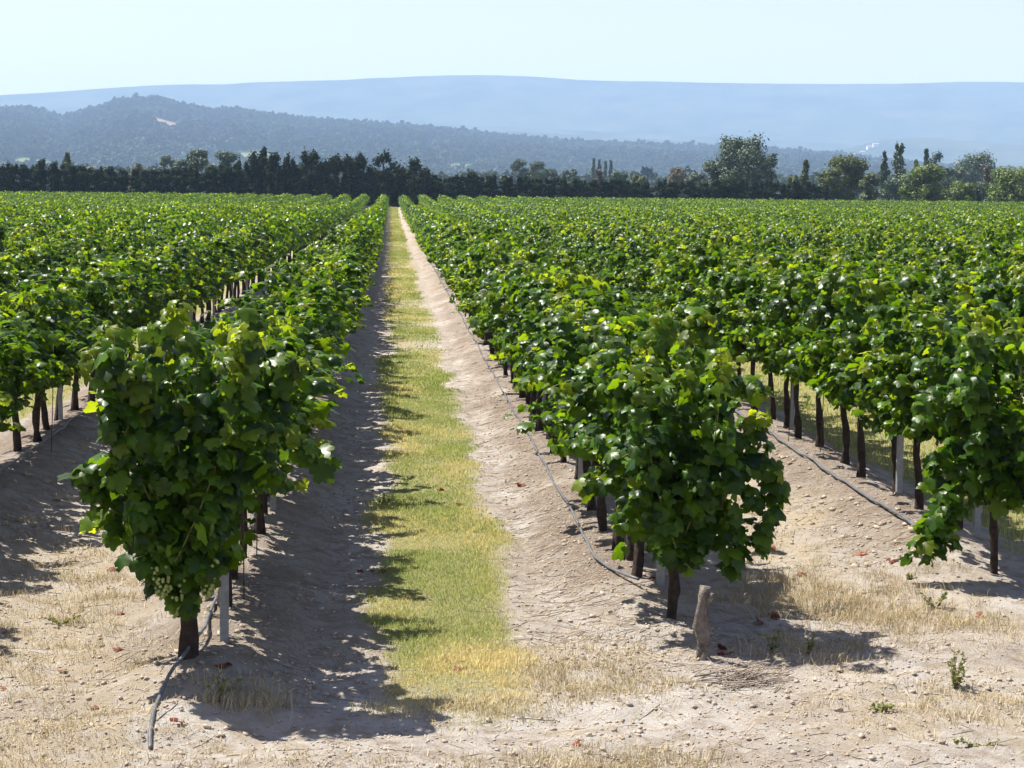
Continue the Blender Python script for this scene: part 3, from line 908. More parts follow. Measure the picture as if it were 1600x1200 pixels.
# fine rubble, thousands of crumbs
OCT = (np.array([(1, 0, 0), (0, 1, 0), (-1, 0, 0), (0, -1, 0), (0, 0, 0.8), (0, 0, -0.8)], float), np.array([(0, 1, 4), (1, 2, 4), (2, 3, 4), (3, 0, 4), (1, 0, 5), (2, 1, 5), (3, 2, 5), (0, 3, 5)]))
for cx, sx, y0, y1, n in ((1.25, 0.3, 9.8, 24, 5000), (-0.55, 0.3, 9.2, 22, 4000), (2.9, 0.8, 9, 20, 5000), (-2.0, 0.9, 8.4, 17, 3500), (0.8, 1.7, 8.0, 10.5, 5000), (3.4, 0.25, 12.4, 22, 3000)):
    y = y0 + (y1 - y0) * rng.random(n) ** 1.4
    x = cx + rng.normal(0, sx, n)
    k_ = (grass_mask(x, y) < 0.3) & (rng.random(n) < 0.35 + 1.3 * np.clip(fbm(x * 2.5, y * 2, 88, 3) + 0.3, 0, 1))
    x, y = x[k_], y[k_]; n = len(x)
    s_ = 0.003 + 0.008 * rng.random(n) ** 2.5
    vv = OCT[0][None] * (1 + 0.5 * rng.normal(0, 1, (n, 6, 1)).clip(-1.2, 1.5)) * s_[:, None, None]
    vv = vv + np.stack([x, y, ground_z(x, y) + 0.3 * s_], 1)[:, None]
    a.add(vv.reshape(-1, 3), (OCT[1][None] + (np.arange(n) * 6)[:, None, None]).reshape(-1, 3))
put_clods(3.45, 0.25, 12.5, 20, 260, 0.004, 0.035); put_clods(-2.75, 0.2, 13, 20, 250, 0.005, 0.04)
link('clods', a.mesh('clods', M_CLOD), kind='stuff', label='small clods and pebbles of pale dry soil', cat='soil clods')

# ------------------------------------------------------------------ single things on the ground
def red_leaf_mesh(seed):
    global rng
    keep = rng
    rng = np.random.default_rng(seed)
    V_, F_, A_ = leaves(np.zeros((1, 3)), np.array([[0.25 * math.cos(seed), 0.25 * math.sin(seed), 1.0]]), np.array([[math.cos(seed * 2.1), math.sin(seed * 2.1), 0]]), np.array([1.0]),
                        np.array([[rng.random(), 0.6 * (seed % 4 == 0), 0, 1]]), LEAF_HI)
    V_[:, 2] = V_[:, 2] * 1.6 + 0.16 + 0.55 * (V_[:, 0] ** 2 + V_[:, 1] ** 2)
    rng = keep
    return make_mesh('fallen_leaf', V_, [F_], M_RED, {'tint': A_})
RL = [red_leaf_mesh(i) for i in range(8)]
spots = [
    (580, 893, 3, 'dry dark red vine leaf in the small heap on the edge of the grass strip'),
    (820, 755, 3, 'dry red vine leaf on the twig litter beside the irrigation hose'),
    (692, 766, 1, 'single brown fallen leaf on the middle of the grass strip'),
    (717, 790, 1, 'small brown fallen leaf on the edge of the grass strip nearer the hose'),
    (714, 1046, 1, 'brown fallen leaf near the worn front end of the grass strip'),
    (650, 525, 3, 'rusty fallen leaf on the bare gap across the grass strip'),
    (662, 577, 1, 'tiny brown leaf on the grass strip just beyond the bare gap'),
    (1136, 1024, 3, 'orange curled leaf at the foot of the weathered stump'),
    (1213, 968, 3, 'orange fallen leaf in the shadow beside the weathered stump'),
    (1350, 866, 3, 'dark red leaf in the heap on the soil before the drooping shoot'),
    (1395, 880, 2, 'dark red leaf close beside the tip of the drooping shoot'),
    (1200, 855, 3, 'brownish red leaf on the soil between the two rows on the right'),
    (1255, 900, 2, 'reddish leaf on the straw between the two rows on the right'),
    (272, 1112, 2, 'large red leaf by the bent end of the hose'),
    (344, 1040, 3, 'dark red leaf on the soil beside the grey post at the front vine'),
    (183, 892, 2, 'rust red leaf on the dry grass left of the front vine'),
    (192, 960, 1, 'brown leaf on the bare soil left of the front vine'),
    (178, 1016, 2, 'pale red leaf on the bare sandy soil left of the front vine'),
    (98, 1050, 1, 'orange brown leaf alone on the sandy soil towards the left'),
    (8, 988, 1, 'dark red leaf at the left edge of the dry grass'),
    (4, 1078, 1, 'red leaf at the near left edge of the sand'),
    (150, 1100, 1, 'small brown leaf on the sand in front of the dry grass'),
    (905, 1165, 1, 'small brown leaf on the sandy track at the very front'),
    (1530, 965, 2, 'brown leaf in the greenish tuft near the right edge'),
    (1018, 905, 1, 'pale tan leaf caught near the post of the front vine on the right'),
]
for px, py, n, lab in spots:
    for j in range(n):
        p = ground_pt(px + (random.gauss(0, 11) if j else 0), py + (random.gauss(0, 4) if j else 0))
        s_ = random.uniform(0.042, 0.07) * min(1.0, max(0.75, p.y / 14))
        o = link('fallen_leaf', RL[random.randrange(8)], loc=p + Vector((0, 0, 0.004)), label=lab, cat='fallen leaf', group='dry red leaves on the ground' if n == 1 else lab, rot=(random.uniform(-.3, .3), random.uniform(-.3, .3), random.random() * 6.28))
        o.scale = (s_, s_, s_)

# weathered stump
p = ground_pt(1095, 1030)
a = Acc()
t = np.linspace(0, 1, 9)
a.add(*tube(np.stack([0.01 * np.sin(t * 7) + 0.02 * t, 0.03 * t, -0.05 + 0.44 * t], 1), 0.036 * (1 + 0.22 * np.sin(t * 13 + 1) * t + 0.12 * np.sin(t * 29)) * (1 - 0.2 * t ** 4), 12, bump=0.28, seed=3, twist=0.16))
a.add(*tube(np.array([[0.02, 0.01, 0.30], [0.045, 0.0, 0.33], [0.055, -0.005, 0.36]]), [0.016, 0.014, 0.011], 7, bump=0.2, seed=4))
link('vine_stump', a.mesh('vine_stump', M_STUMP), loc=p, label='weathered grey dead vine stump standing in front of the end vine', cat='stump')
p = ground_pt(978, 872)
a = Acc()
a.add(*tube(np.stack([0.10 * t + 0.01 * np.sin(t * 8), 0.0 * t, -0.05 + 0.36 * t], 1), 0.052 * (1 - 0.3 * t) * (1 + 0.12 * np.sin(t * 11)), 10, bump=0.22, seed=8, twist=0.1))
link('vine_stump', a.mesh('vine_stump', M_BARK), loc=p, label='thick dark leaning stub of an old vine beside the hose', cat='stump')

# heap of dead prunings by the stump
p = ground_pt(1165, 1062)
a = Acc()
for _ in range(60):
    q = np.array([p.x + rng.normal(0, 0.10), p.y + rng.normal(0, 0.07), 0])
    a.add(*stick(q, rng.uniform(0.12, 0.34), rng.normal(0.4, 0.9), rng.uniform(0.0018, 0.004), tilt=rng.uniform(0, 0.09)))
link('brushwood_pile', a.mesh('brushwood_pile', M_TWIG), label='small heap of bleached prunings lying in front of the weathered stump', cat='brushwood')

# weeds
def weed_mesh(seed, h, n, spread, stalk=True):
    global rng
    keep = rng
    rng = np.random.default_rng(seed)
    a = Acc()
    ns = max(3, n // 14)
    P_, T_ = [], []
    for i in range(ns):
        t = np.linspace(0, 1, 5)
        az = rng.random() * 6.28
        pts = np.stack([math.cos(az) * spread * t ** 1.4 * rng.random(), math.sin(az) * spread * t ** 1.4 * rng.random(), -0.01 + h * t * (0.6 + 0.4 * rng.random())], 1)
        a.add(*tube(pts, np.linspace(0.003, 0.0012, 5), 4, cap=False))
        for s_ in rng.random(24):
            P_.append([np.interp(s_, t, pts[:, k]) for k in range(3)])
    P_ = np.array(P_)
    n = len(P_)
    Nn = rng.normal(0, 0.6, (n, 3)) + [0, 0, 0.8]
    a.add(*leaves(P_, Nn, rng.normal(0, 1, (n, 3)) + [0, 0, 0.4], rng.uniform(0.010, 0.028, n), np.stack([rng.random(n), rng.random(n) ** 3, np.zeros(n), np.ones(n)], 1), LEAF_LO))
    rng = keep
    return a.mesh('weed', M_WEED)
for px, py, h, n, sp_, lab in ((1492, 1078, 0.20, 120, 0.13, 'upright green weed on the sandy track, largest of the weeds there'), (1377, 1112, 0.06, 80, 0.10, 'low green weed rosette on the pale sandy track'),
                               (1462, 950, 0.12, 90, 0.16, 'greenish sprawling weed below the drooping vine shoot'), (1265, 1022, 0.14, 42, 0.05, 'thin upright weed in the shadow right of the stump'),
                               (1206, 1020, 0.14, 42, 0.05, 'thin upright weed in the shadow nearest the stump'), (600, 790, 0.07, 90, 0.12, 'dark green weed on the shaded edge of the grass strip'),
                               (575, 940, 0.05, 60, 0.10, 'small weed by the shaded front edge of the grass strip'), (340, 1095, 0.16, 70, 0.14, 'dry-tipped weed tuft at the foot of the front vine'),
                               (95, 975, 0.07, 60, 0.12, 'pale green weed in the dry grass on the left'), (1530, 1165, 0.04, 50, 0.15, 'flat weed at the very front of the sandy track'),
                               (1420, 905, 0.05, 50, 0.10, 'short green weed under the tip of the drooping shoot')):
    p = ground_pt(px, py)
    link('weed', weed_mesh(int(px), h, n, sp_), loc=p, label=lab, cat='weed', group='weeds on the soil')

# ------------------------------------------------------------------ posts, rods and hoses
a = Acc()
def c_profile(h):
    w, d, tk = 0.046, 0.032, 0.004
    q = [(-w/2, d), (-w/2, 0), (w/2, 0), (w/2, d), (w/2 - tk, d), (w/2 - tk, tk), (-w/2 + tk, tk), (-w/2 + tk, d)]
    V_ = np.array([(x, y, z) for z in (-0.3, h) for x, y in q])
    F_ = np.array([(i, (i + 1) % 8, 8 + (i + 1) % 8, 8 + i) for i in range(8)])
    caps = np.array([(8 + 1, 8 + 2, 8 + 5, 8 + 6), (8 + 0, 8 + 1, 8 + 6, 8 + 7), (8 + 2, 8 + 3, 8 + 4, 8 + 5)])
    return V_, [np.concatenate([F_, caps])]
a.add(*c_profile(1.30))
post_me = a.mesh('vine_post', M_POST, smooth=False)
clip = Acc()
for z in (0.62, 0.95, 1.28):
    clip.add(*tube(np.array([[-0.035, 0.0, z], [-0.03, -0.012, z + 0.006], [0.0, -0.014, z], [0.03, -0.012, z - 0.006], [0.035, 0, z]]), 0.003, 5))
clip_me = clip.mesh('wire_clip', M_ROD)
posts = []
for k, ys in ((0, [10.05, 14.3]), (1, [11.62, 15.6]), (2, [13.25, 14.75, 18.85]), (-1, [14.9, 19.2]), (3, [19.9]), (-2, [23.5])):
    y = ys[-1]
    while y < 42:
        y += 4.15
        ys.append(y)
    for i, y in enumerate(ys):
        x = row_x(k) + {0: 0.05, 1: 0.14 if i == 0 else 0.04, 2: 0.22 if i == 0 else 0.06 if i < 3 else 0.0}.get(k, 0.0)
        if -40 < px_of(x, y, 0.3)[0] < 1640:
            posts.append((k, i, x, y))
for k, i, x, y in posts:
    if i == 0 and k in (0, 1, 2):
        lab = 'grey steel post at the near end of the ' + row_words(k)
    else:
        lab = 'grey steel trellis post, %s along the %s' % (ordinal(i + 1), row_words(k))
    e = link('trellis_post', None, loc=(x, y, float(ground_z(x, y))), label=lab, cat='post', group='steel posts in the vine rows', rot=(random.gauss(0, .012), random.gauss(0, .015), random.gauss(0, .15)))
    link('steel_profile', post_me, parent=e)
    link('wire_clip', clip_me, parent=e)

rod = Acc()
rod.add(*tube(np.array([[0, 0, -0.1], [0.004, 0, 0.5], [0, 0.003, 1.1]]), 0.004, 6))
rod_me = rod.mesh('support_rod', M_ROD)
for px, py, lab in ((348, 985, 'thin rusty training rod beside the second trunk of the row left of track'), (381, 935, 'thin rusty rod standing clear of the trunks near the grey hose, left of track'), (401, 868, 'thin dark rod by the third trunk of the row left of track'), (1232, 690, 'thin dark rod between the bare trunks of the second row right of track'), (1282, 705, 'thin dark rod beside the leaning bare trunk of second row right of track'), (80, 712, 'thin dark rod by the grey post of the second row left of track')):
    p = ground_pt(px, py)
    link('training_rod', rod_me, loc=p, label=lab, cat='rod', group='training rods', rot=(random.gauss(0, .03), random.gauss(0, .03), 0))

def hose(pts, label, r0=0.0095):
    pts = np.array(pts, float)
    z = ground_z(pts[:, 0], pts[:, 1]) + r0 + pts[:, 2]
    pts[:, 2] = z
    a = Acc()
    a.add(*tube(pts, r0, 8))
    link('irrigation_hose', a.mesh('irrigation_hose', M_HOSE), label=label, cat='hose', group='irrigation hoses along the vine rows')
def line(k, off, y0, y1=80, wob=0.014):
    y = np.arange(y0, y1, 0.3)
    return np.stack([row_x(k) + off + wob * fbm(y * 0.5, y * 0 + k * 7, 5, 3) - 0.0 * y, y, 0.012 + 0.02 * fbm(y * 1.1, y * 0 + 3, 8, 2)], 1)
e0 = np.array([[*ground_pt(235, 1172)[:2], 0], [*ground_pt(234, 1145)[:2], 0.0], [*ground_pt(243, 1105)[:2], 0.0], [*ground_pt(260, 1072)[:2], 0.03], [-0.99, 9.9, 0.06], [-0.985, 10.2, 0.05]])
tt = np.linspace(0, len(e0) - 1, 26)
e0 = np.stack([np.interp(tt, np.arange(len(e0)), e0[:, k]) for k in range(3)], 1)
for _ in range(3):
    e0[1:-1] = 0.25 * e0[:-2] + 0.5 * e0[1:-1] + 0.25 * e0[2:]
hose(np.concatenate([e0, line(0, -0.075, 10.5)]), 'grey hose with a bent free end at the foot of the front vine, left row')
q = line(1, -0.17, 12.4)
hose(np.concatenate([[[1.52, 11.5, 0.05], [1.47, 11.75, 0.03], [1.41, 12.1, 0.01]], q]), 'pale grey hose beside the trunks of the row right of the grass track')
hose(line(2, -0.24, 12.6), 'dark grey hose on the bank below the second row right of the grass track', 0.0115)
hose(line(-1, 0.13, 13.5), 'dark grey hose at the feet of the second row left of the grass track')

# ------------------------------------------------------------------ trees
def crown(seed, clumps, nper, leaf, mat, tmpl=LEAF_MED, up=0.5, droop=-0.3, name='crown', shell=0.55, jag=0.22):
    """clumps: rows of cx,cy,cz,rx,ry,rz"""
    global rng
    rng = np.random.default_rng(seed)
    P_, N_ = [], []
    tn = []
    for c in np.asarray(clumps, float):
        n = int(nper * rng.uniform(0.7, 1.3))
        d = unit(rng.normal(0, 1, (n, 3)))
        r_ = (shell + (1 - shell) * rng.random(n)) * (1 + jag * np.clip(rng.normal(0, 1, n), -1.5, 2.2))
        P_.append(c[:3] + d * r_[:, None] * c[3:6]); N_.append(d)
        tn.append(np.clip(rng.normal(rng.uniform(0.25, 0.75), 0.22, n), 0, 1))
    P_ = np.concatenate(P_); N_ = np.concatenate(N_); tn = np.concatenate(tn)
    n = len(P_)
    Nn = N_ + np.array([0, 0, up]) + rng.normal(0, 0.5, (n, 3))
    Tt = N_ * 0.5 + np.array([0, 0, droop]) + rng.normal(0, 0.5, (n, 3))
    tint = np.stack([tn, np.clip(rng.normal(0.0, 0.22, n), 0, 1), np.zeros(n), np.ones(n)], 1)
    a = Acc()
    a.add(*leaves(P_, Nn, Tt, leaf * rng.uniform(0.6, 1.5, n), tint, tmpl))
    return a.mesh(name, mat)

def trunk_mesh(h, r0, limbs=(), seed=0, lean=0.0):
    a = Acc()
    r_ = np.random.default_rng(seed)
    t = np.linspace(0, 1, 8)
    a.add(*tube(np.stack([lean * t + 0.05 * np.sin(t * 5) * h * 0.1, 0.03 * h * np.sin(t * 3), -0.3 + t * (h + 0.3)], 1), r0 * (1.25 - 1.0 * t), 8, bump=0.1, seed=seed))
    for (z, x, y, zz) in limbs:
        u = np.linspace(0, 1, 5)[:, None]
        p0 = np.array([lean * z / h, 0, z]); p1 = np.array([x, y, zz])
        a.add(*tube(p0 + (p1 - p0) * u + np.array([0, 0, 0.08 * h]) * u * (1 - u), np.linspace(r0 * 0.45, r0 * 0.12, 5), 6, bump=0.1, seed=seed + 1))
    return a.mesh('trunk', M_TRUNK)

def tree_thing(name, cr_, tk, x, y, label, cat='tree', group=None, rot=0.0, sc=(1, 1, 1)):
    z = float(ground_z(x, y))
    e = link(name, None, loc=(x, y, z), label=label, cat=cat, group=group, rot=(0, 0, rot))
    e.scale = sc
    link('crown', cr_, parent=e)
    link('trunk', tk, parent=e)
    return e

# hedge of cypresses: unit tree 6 m high, 2.2 m wide
def cypress_clumps(seed, h=6.0, w=2.2):
    r_ = np.random.default_rng(seed)
    c = []
    for z in np.arange(0.5, h - 0.3, 0.55):
        f = 1.0 if z < 0.72 * h else max(0.25, 1 - ((z - 0.72 * h) / (0.28 * h)) ** 1.6 * 0.8)
        for _ in range(3 if f > 0.6 else 2):
            c.append((r_.normal(0, 0.22) * w * f, r_.normal(0, 0.2) * w * f, z + r_.normal(0, 0.15), 0.30 * w * f * r_.uniform(0.8, 1.2), 0.28 * w * f, 0.5))
    for _ in range(4):
        c.append((r_.normal(0, 0.25) * w, r_.normal(0, 0.2) * w, h - 0.7 + r_.normal(0, 0.35), 0.11 * w, 0.11 * w, 0.85))
    return c
CYP = [(crown(500 + i, cypress_clumps(500 + i), 150, 0.19, M_CYP, LEAF_MED, up=0.3, droop=0.8, shell=0.4, jag=0.3), trunk_mesh(4.2, 0.14, seed=i)) for i in range(6)]
HEDGE_Y = 253.0
def hedge_run(x0, x1, top, words_, step, grp, back=0.0):
    xs = []
    x = x0
    while x < x1:
        xs.append(x); x += step * random.uniform(0.85, 1.15)
    for i, px in enumerate(xs):
        tp = np.interp(px, [q[0] for q in top], [q[1] for q in top]) + random.gauss(0, 1.3)
        p = at_depth(px, tp, HEDGE_Y + back + random.uniform(-0.4, 0.4))
        h = p.z - float(ground_z(p.x, p.y))
        wsc = step * 253 / 3000 / 1.75
        c_ = CYP[i % 6 if random.random() < 0.5 else random.randrange(6)]
        tree_thing('cypress', *c_, p.x, p.y, words_ % ordinal(i + 1), cat='cypress', group=grp, rot=random.random() * 6.28, sc=(wsc, wsc, h / 6.15))
hedge_run(384, 690, [(380, 272), (540, 276), (700, 280)], 'low dark cypress, %s in the undergrowth beneath the tall pines', 24, 'low dark cypresses beneath the pines', 3.0)
hedge_run(-70, 226, [(-80, 258), (0, 262), (40, 258), (60, 250), (110, 258), (130, 257), (150, 264), (190, 262), (226, 266)], 'dark cypress, %s from the left in the hedge at far left', 22, 'dark cypress hedge at the left end')
hedge_run(240, 384, [(235, 266), (270, 262), (300, 262), (340, 257), (384, 256)], 'dark cypress, %s after the gap in the hedge left of the tall pines', 22, 'dark cypress hedge beside the pines')
hedge_run(684, 812, [(680, 280), (690, 275), (720, 272), (812, 277)], 'low dark cypress, %s right of the tall pines in the clipped hedge', 22, 'low dark cypress hedge right of the pines')
hedge_run(822, 1022, [(815, 277), (1022, 283)], 'low dark cypress, %s in the middle stretch of the clipped hedge', 21, 'low dark cypress hedge in the middle')
hedge_run(1036, 1300, [(1030, 284), (1150, 283), (1260, 285), (1300, 291)], 'low dark cypress, %s in the last stretch of hedge below the big tree', 21, 'low dark cypress hedge below the big tree')

# dark pines behind the end of the grass track
def pine_clumps(seed, h, w):
    r_ = np.random.default_rng(seed)
    c = [(r_.normal(0, 0.10) * w, r_.normal(0, 0.1) * w, h * 0.92, 0.11 * w, 0.11 * w, 0.7)]
    for _ in range(28):
        z = h * r_.uniform(0.14, 0.90)
        f = np.interp(z / h, [0.1, 0.35, 0.65, 1.0], [0.40, 0.46, 0.40, 0.10])
        an = r_.random() * 6.28
        rr = f * w * math.sqrt(r_.random())
        c.append((rr * math.cos(an), rr * math.sin(an), z, w * r_.uniform(0.12, 0.20), w * r_.uniform(0.12, 0.20), r_.uniform(0.5, 1.1)))
    return c
for i, (px, top, wpx, lab) in enumerate((
        (398, 238, 36, 'dark pine with one bare-topped leaning spire, first of the tall pines'), (411, 229, 30, 'tall dark pine with a small tufted top at the left of the pine group'),
        (431, 238, 38, 'dark pine with a broad tufted head, third in the pine group'), (453, 241, 28, 'slim dark pine with a pointed head in the pine group'),
        (484, 234, 46, 'tall open pine with a wide flat tuft above bare stems'), (505, 251, 32, 'shorter dark pine leaning beside the wide open pine'),
        (524, 243, 40, 'brownish-topped pine in the middle of the pine group'), (546, 244, 34, 'dark narrow pine beside the brownish-topped pine'),
        (566, 241, 40, 'dark ragged pine left of the biggest pine'), (600, 236, 54, 'biggest dense dark pine standing at the end of the grass track'),
        (622, 262, 36, 'dense shorter pine wedged behind the end of the track'), (644, 248, 54, 'rounded dark pine at the right end of the pine group'),
        (662, 264, 34, 'low dull green pine at the foot of the rounded dark pine'), (679, 278, 20, 'small sparse young pine standing between pines and low hedge'),
        (582, 262, 34, 'small dark pine filling in left of the biggest pine'), (468, 262, 30, 'small dark pine filling in below the wide open pine'))):
    y = HEDGE_Y + random.uniform(-1.5, 1.5)
    p = at_depth(px, top, y)
    w = wpx * 253 / 3000
    p.z -= float(ground_z(p.x, p.y))
    crn = crown(600 + i, pine_clumps(600 + i, p.z, w), 190, 0.19, M_PINE, LEAF_MED, up=0.4, droop=0.1, shell=0.25, jag=0.35)
    r_ = np.random.default_rng(i)
    tk = trunk_mesh(p.z * 0.93, 0.17, [(p.z * q, r_.normal(0, .3) * w, r_.normal(0, .3) * w, p.z * (q + 0.12)) for q in (0.35, 0.5, 0.62, 0.75)], seed=i, lean=r_.normal(0, 0.25))
    tree_thing('pine_tree', crn, tk, p.x, y, lab, cat='pine', group='tall pines at the far end of the track')

# broadleaf trees standing apart beyond the hedge
def broad_clumps(seed, h, w, n=22, base=0.12):
    r_ = np.random.default_rng(seed)
    c = []
    for i in range(n):
        z = h * (base + (0.96 - base) * r_.random() ** 0.85)
        f = math.sqrt(max(0.03, 1 - ((z / h - 0.42) / 0.58) ** 2)) if z / h > 0.42 else 0.8 + 0.2 * (z / h) / 0.42
        an = r_.random() * 6.28
        rr = f * w * 0.5 * math.sqrt(r_.random()) * 0.85
        s_ = w * r_.uniform(0.11, 0.2)
        c.append((rr * math.cos(an), rr * math.sin(an), min(z, h - 0.7 * s_), s_, s_, s_ * r_.uniform(0.7, 1.15)))
    return c
def poplar_clumps(seed, h, w):
    r_ = np.random.default_rng(seed)
    c = []
    for z in np.arange(0.1 * h, 0.97 * h, h * 0.06):
        f = math.sin(min(1, z / h * 1.05) * math.pi * 0.9 + 0.25) * 0.7 + 0.3
        for _ in range(2):
            c.append((r_.normal(0, 0.16) * w * f, r_.normal(0, 0.16) * w * f, z, w * 0.26 * f, w * 0.26 * f, h * 0.06))
    return c
TR = [
    (1120, 250, 300, 70, 'grey', 'b', 'grey-green side trunk of the big tree, lower and to its left'),
    (1160, 213, 298, 105, 'grey', 'B', 'big grey-green tree rising high above the low hedge'),
    (1196, 240, 302, 60, 'dark', 'b', 'dark bushy tree on the shoulder of the big grey-green tree'),
    (1258, 249, 290, 24, 'olive', 'p', 'slim upright green tree between big tree and broad olive one'),
    (1240, 275, 288, 40, 'olive', 'b', 'low green bush in the gap after the big tree'),
    (1322, 243, 276, 92, 'olive', 'B', 'broad olive-green tree at the end of the hedge'),
    (1300, 262, 270, 50, 'olive', 'b', 'lower olive bush in front of the broad olive tree'),
    (1358, 272, 268, 46, 'olive', 'b', 'rusty olive bush right of the broad olive tree'),
    (1382, 235, 330, 17, 'grey', 'p', 'dark slender poplar left of the tall poplar'),
    (1405, 222, 320, 30, 'grey', 'p', 'tall pale-green poplar with a forked head'),
    (1396, 282, 300, 60, 'grey', 'b', 'grey-green shrub beneath the tall poplar'),
    (1431, 248, 340, 18, 'olive', 'p', 'short dark upright tree between poplar and purple-dark cypress'),
    (1448, 231, 400, 15, 'dark', 'p', 'distant dark pointed cypress above the yellow-green tree'),
    (1448, 259, 266, 84, 'bright', 'B', 'bushy yellow-green tree near the end of the field'),
    (1500, 284, 262, 56, 'bright', 'b', 'low yellow-green tree right of the bushy one'),
    (1470, 238, 450, 46, 'dark', 'b', 'hazy rounded tree behind the yellow-green tree'),
    (1522, 239, 480, 88, 'grey', 'B', 'hazy broad-domed tree far behind the low trees'),
    (1490, 256, 400, 60, 'grey', 'b', 'hazy grey-green tree below the broad dome'),
    (1543, 257, 330, 22, 'brown', 'p', 'brownish slender tree before the hazy dome'),
    (1538, 285, 290, 46, 'grey', 'b', 'dull grey shrub between the yellow-green trees'),
    (1584, 261, 258, 86, 'bright', 'B', 'spreading bright-green tree with dark trunk at the right edge'),
    (1650, 265, 262, 80, 'olive', 'b', 'olive tree beyond the bright tree at the right edge'),
    (106, 237, 330, 22, 'olive', 'p', 'upright yellowish tree rising behind the left hedge'),
    (212, 256, 320, 34, 'brown', 'b', 'pale dusty shrub showing in the gap of the left hedge'),
    (240, 262, 318, 40, 'grey', 'b', 'pale grey shrub behind the gap in the left hedge'),
    (262, 243, 420, 34, 'grey', 'b', 'pale rounded tree behind the left hedge'),
    (309, 231, 340, 46, 'grey', 'b', 'tall grey-green tree behind the hedge left of the pines'),
    (352, 236, 345, 58, 'grey', 'b', 'broad grey-green tree just left of the pines'),
    (286, 250, 345, 40, 'grey', 'b', 'lower grey-green tree behind the hedge, second from the pale rounded one'),
    (848, 251, 450, 54, 'dark', 'b', 'hazy dark rounded tree behind the middle hedge'),
    (810, 250, 520, 36, 'dark', 'b', 'hazy dark tree just left of the rounded one'),
    (742, 268, 400, 30, 'grey', 'b', 'small pale domed tree behind the low hedge'),
    (890, 262, 470, 40, 'grey', 'b', 'hazy pale tree between the rounded tree and thin poplars'),
    (928, 247, 760, 9, 'dark', 'p', 'first of the row of thin distant poplars'),
    (936, 249, 760, 8, 'dark', 'p', 'second of the row of thin distant poplars'),
    (946, 251, 760, 8, 'dark', 'p', 'third of the row of thin distant poplars'),
    (955, 250, 760, 9, 'dark', 'p', 'last of the row of thin distant poplars'),
    (936, 265, 380, 20, 'brown', 'b', 'yellow-brown tree above the middle hedge'),
    (965, 267, 380, 46, 'grey', 'b', 'grey-green tree right of the yellow-brown one'),
    (1000, 272, 360, 36, 'olive', 'b', 'low green tree behind the hedge, left of the bare one'),
    (1060, 262, 420, 44, 'brown', 'b', 'dull brownish tree left of the big tree'),
    (1088, 270, 360, 40, 'grey', 'b', 'pale grey-green tree at the foot of the big tree'),
]
for i, (px, top, d, wpx, mat, kind, lab) in enumerate(TR):
    p = at_depth(px, top, d)
    w = wpx * d / 3000
    h = p.z - float(ground_z(p.x, p.y))
    if kind == 'p':
        cl, nper, base = poplar_clumps(700 + i, h, w), 110, 0.9
    else:
        cl, nper, base = broad_clumps(700 + i, h, w, 44 if kind == 'B' else 24), 240, 0.7
        if lab.startswith('big grey'):
            cl += [(-2.6, 0, h - 1.0, 1.0, 1.0, 1.4), (2.0, 0, h - 1.2, 0.9, 0.9, 1.6), (0.2, 0, h - 1.9, 1.2, 1.2, 1.3)]
    crn = crown(700 + i, cl, nper, 0.22 * (d / 290) ** 0.7, M_TREE[mat], LEAF_MED, up=0.5, droop=-0.3, shell=0.35, jag=0.17)
    r_ = np.random.default_rng(i)
    tk = trunk_mesh(h * base, max(0.12, w * 0.035), [(h * q, r_.normal(0, .22) * w, r_.normal(0, .22) * w, h * (q + 0.25)) for q in (0.25, 0.35, 0.45)], seed=i)
    tree_thing('broadleaf_tree' if kind != 'p' else 'slender_tree', crn, tk, p.x, d, lab, group='trees beyond the vineyard hedge')

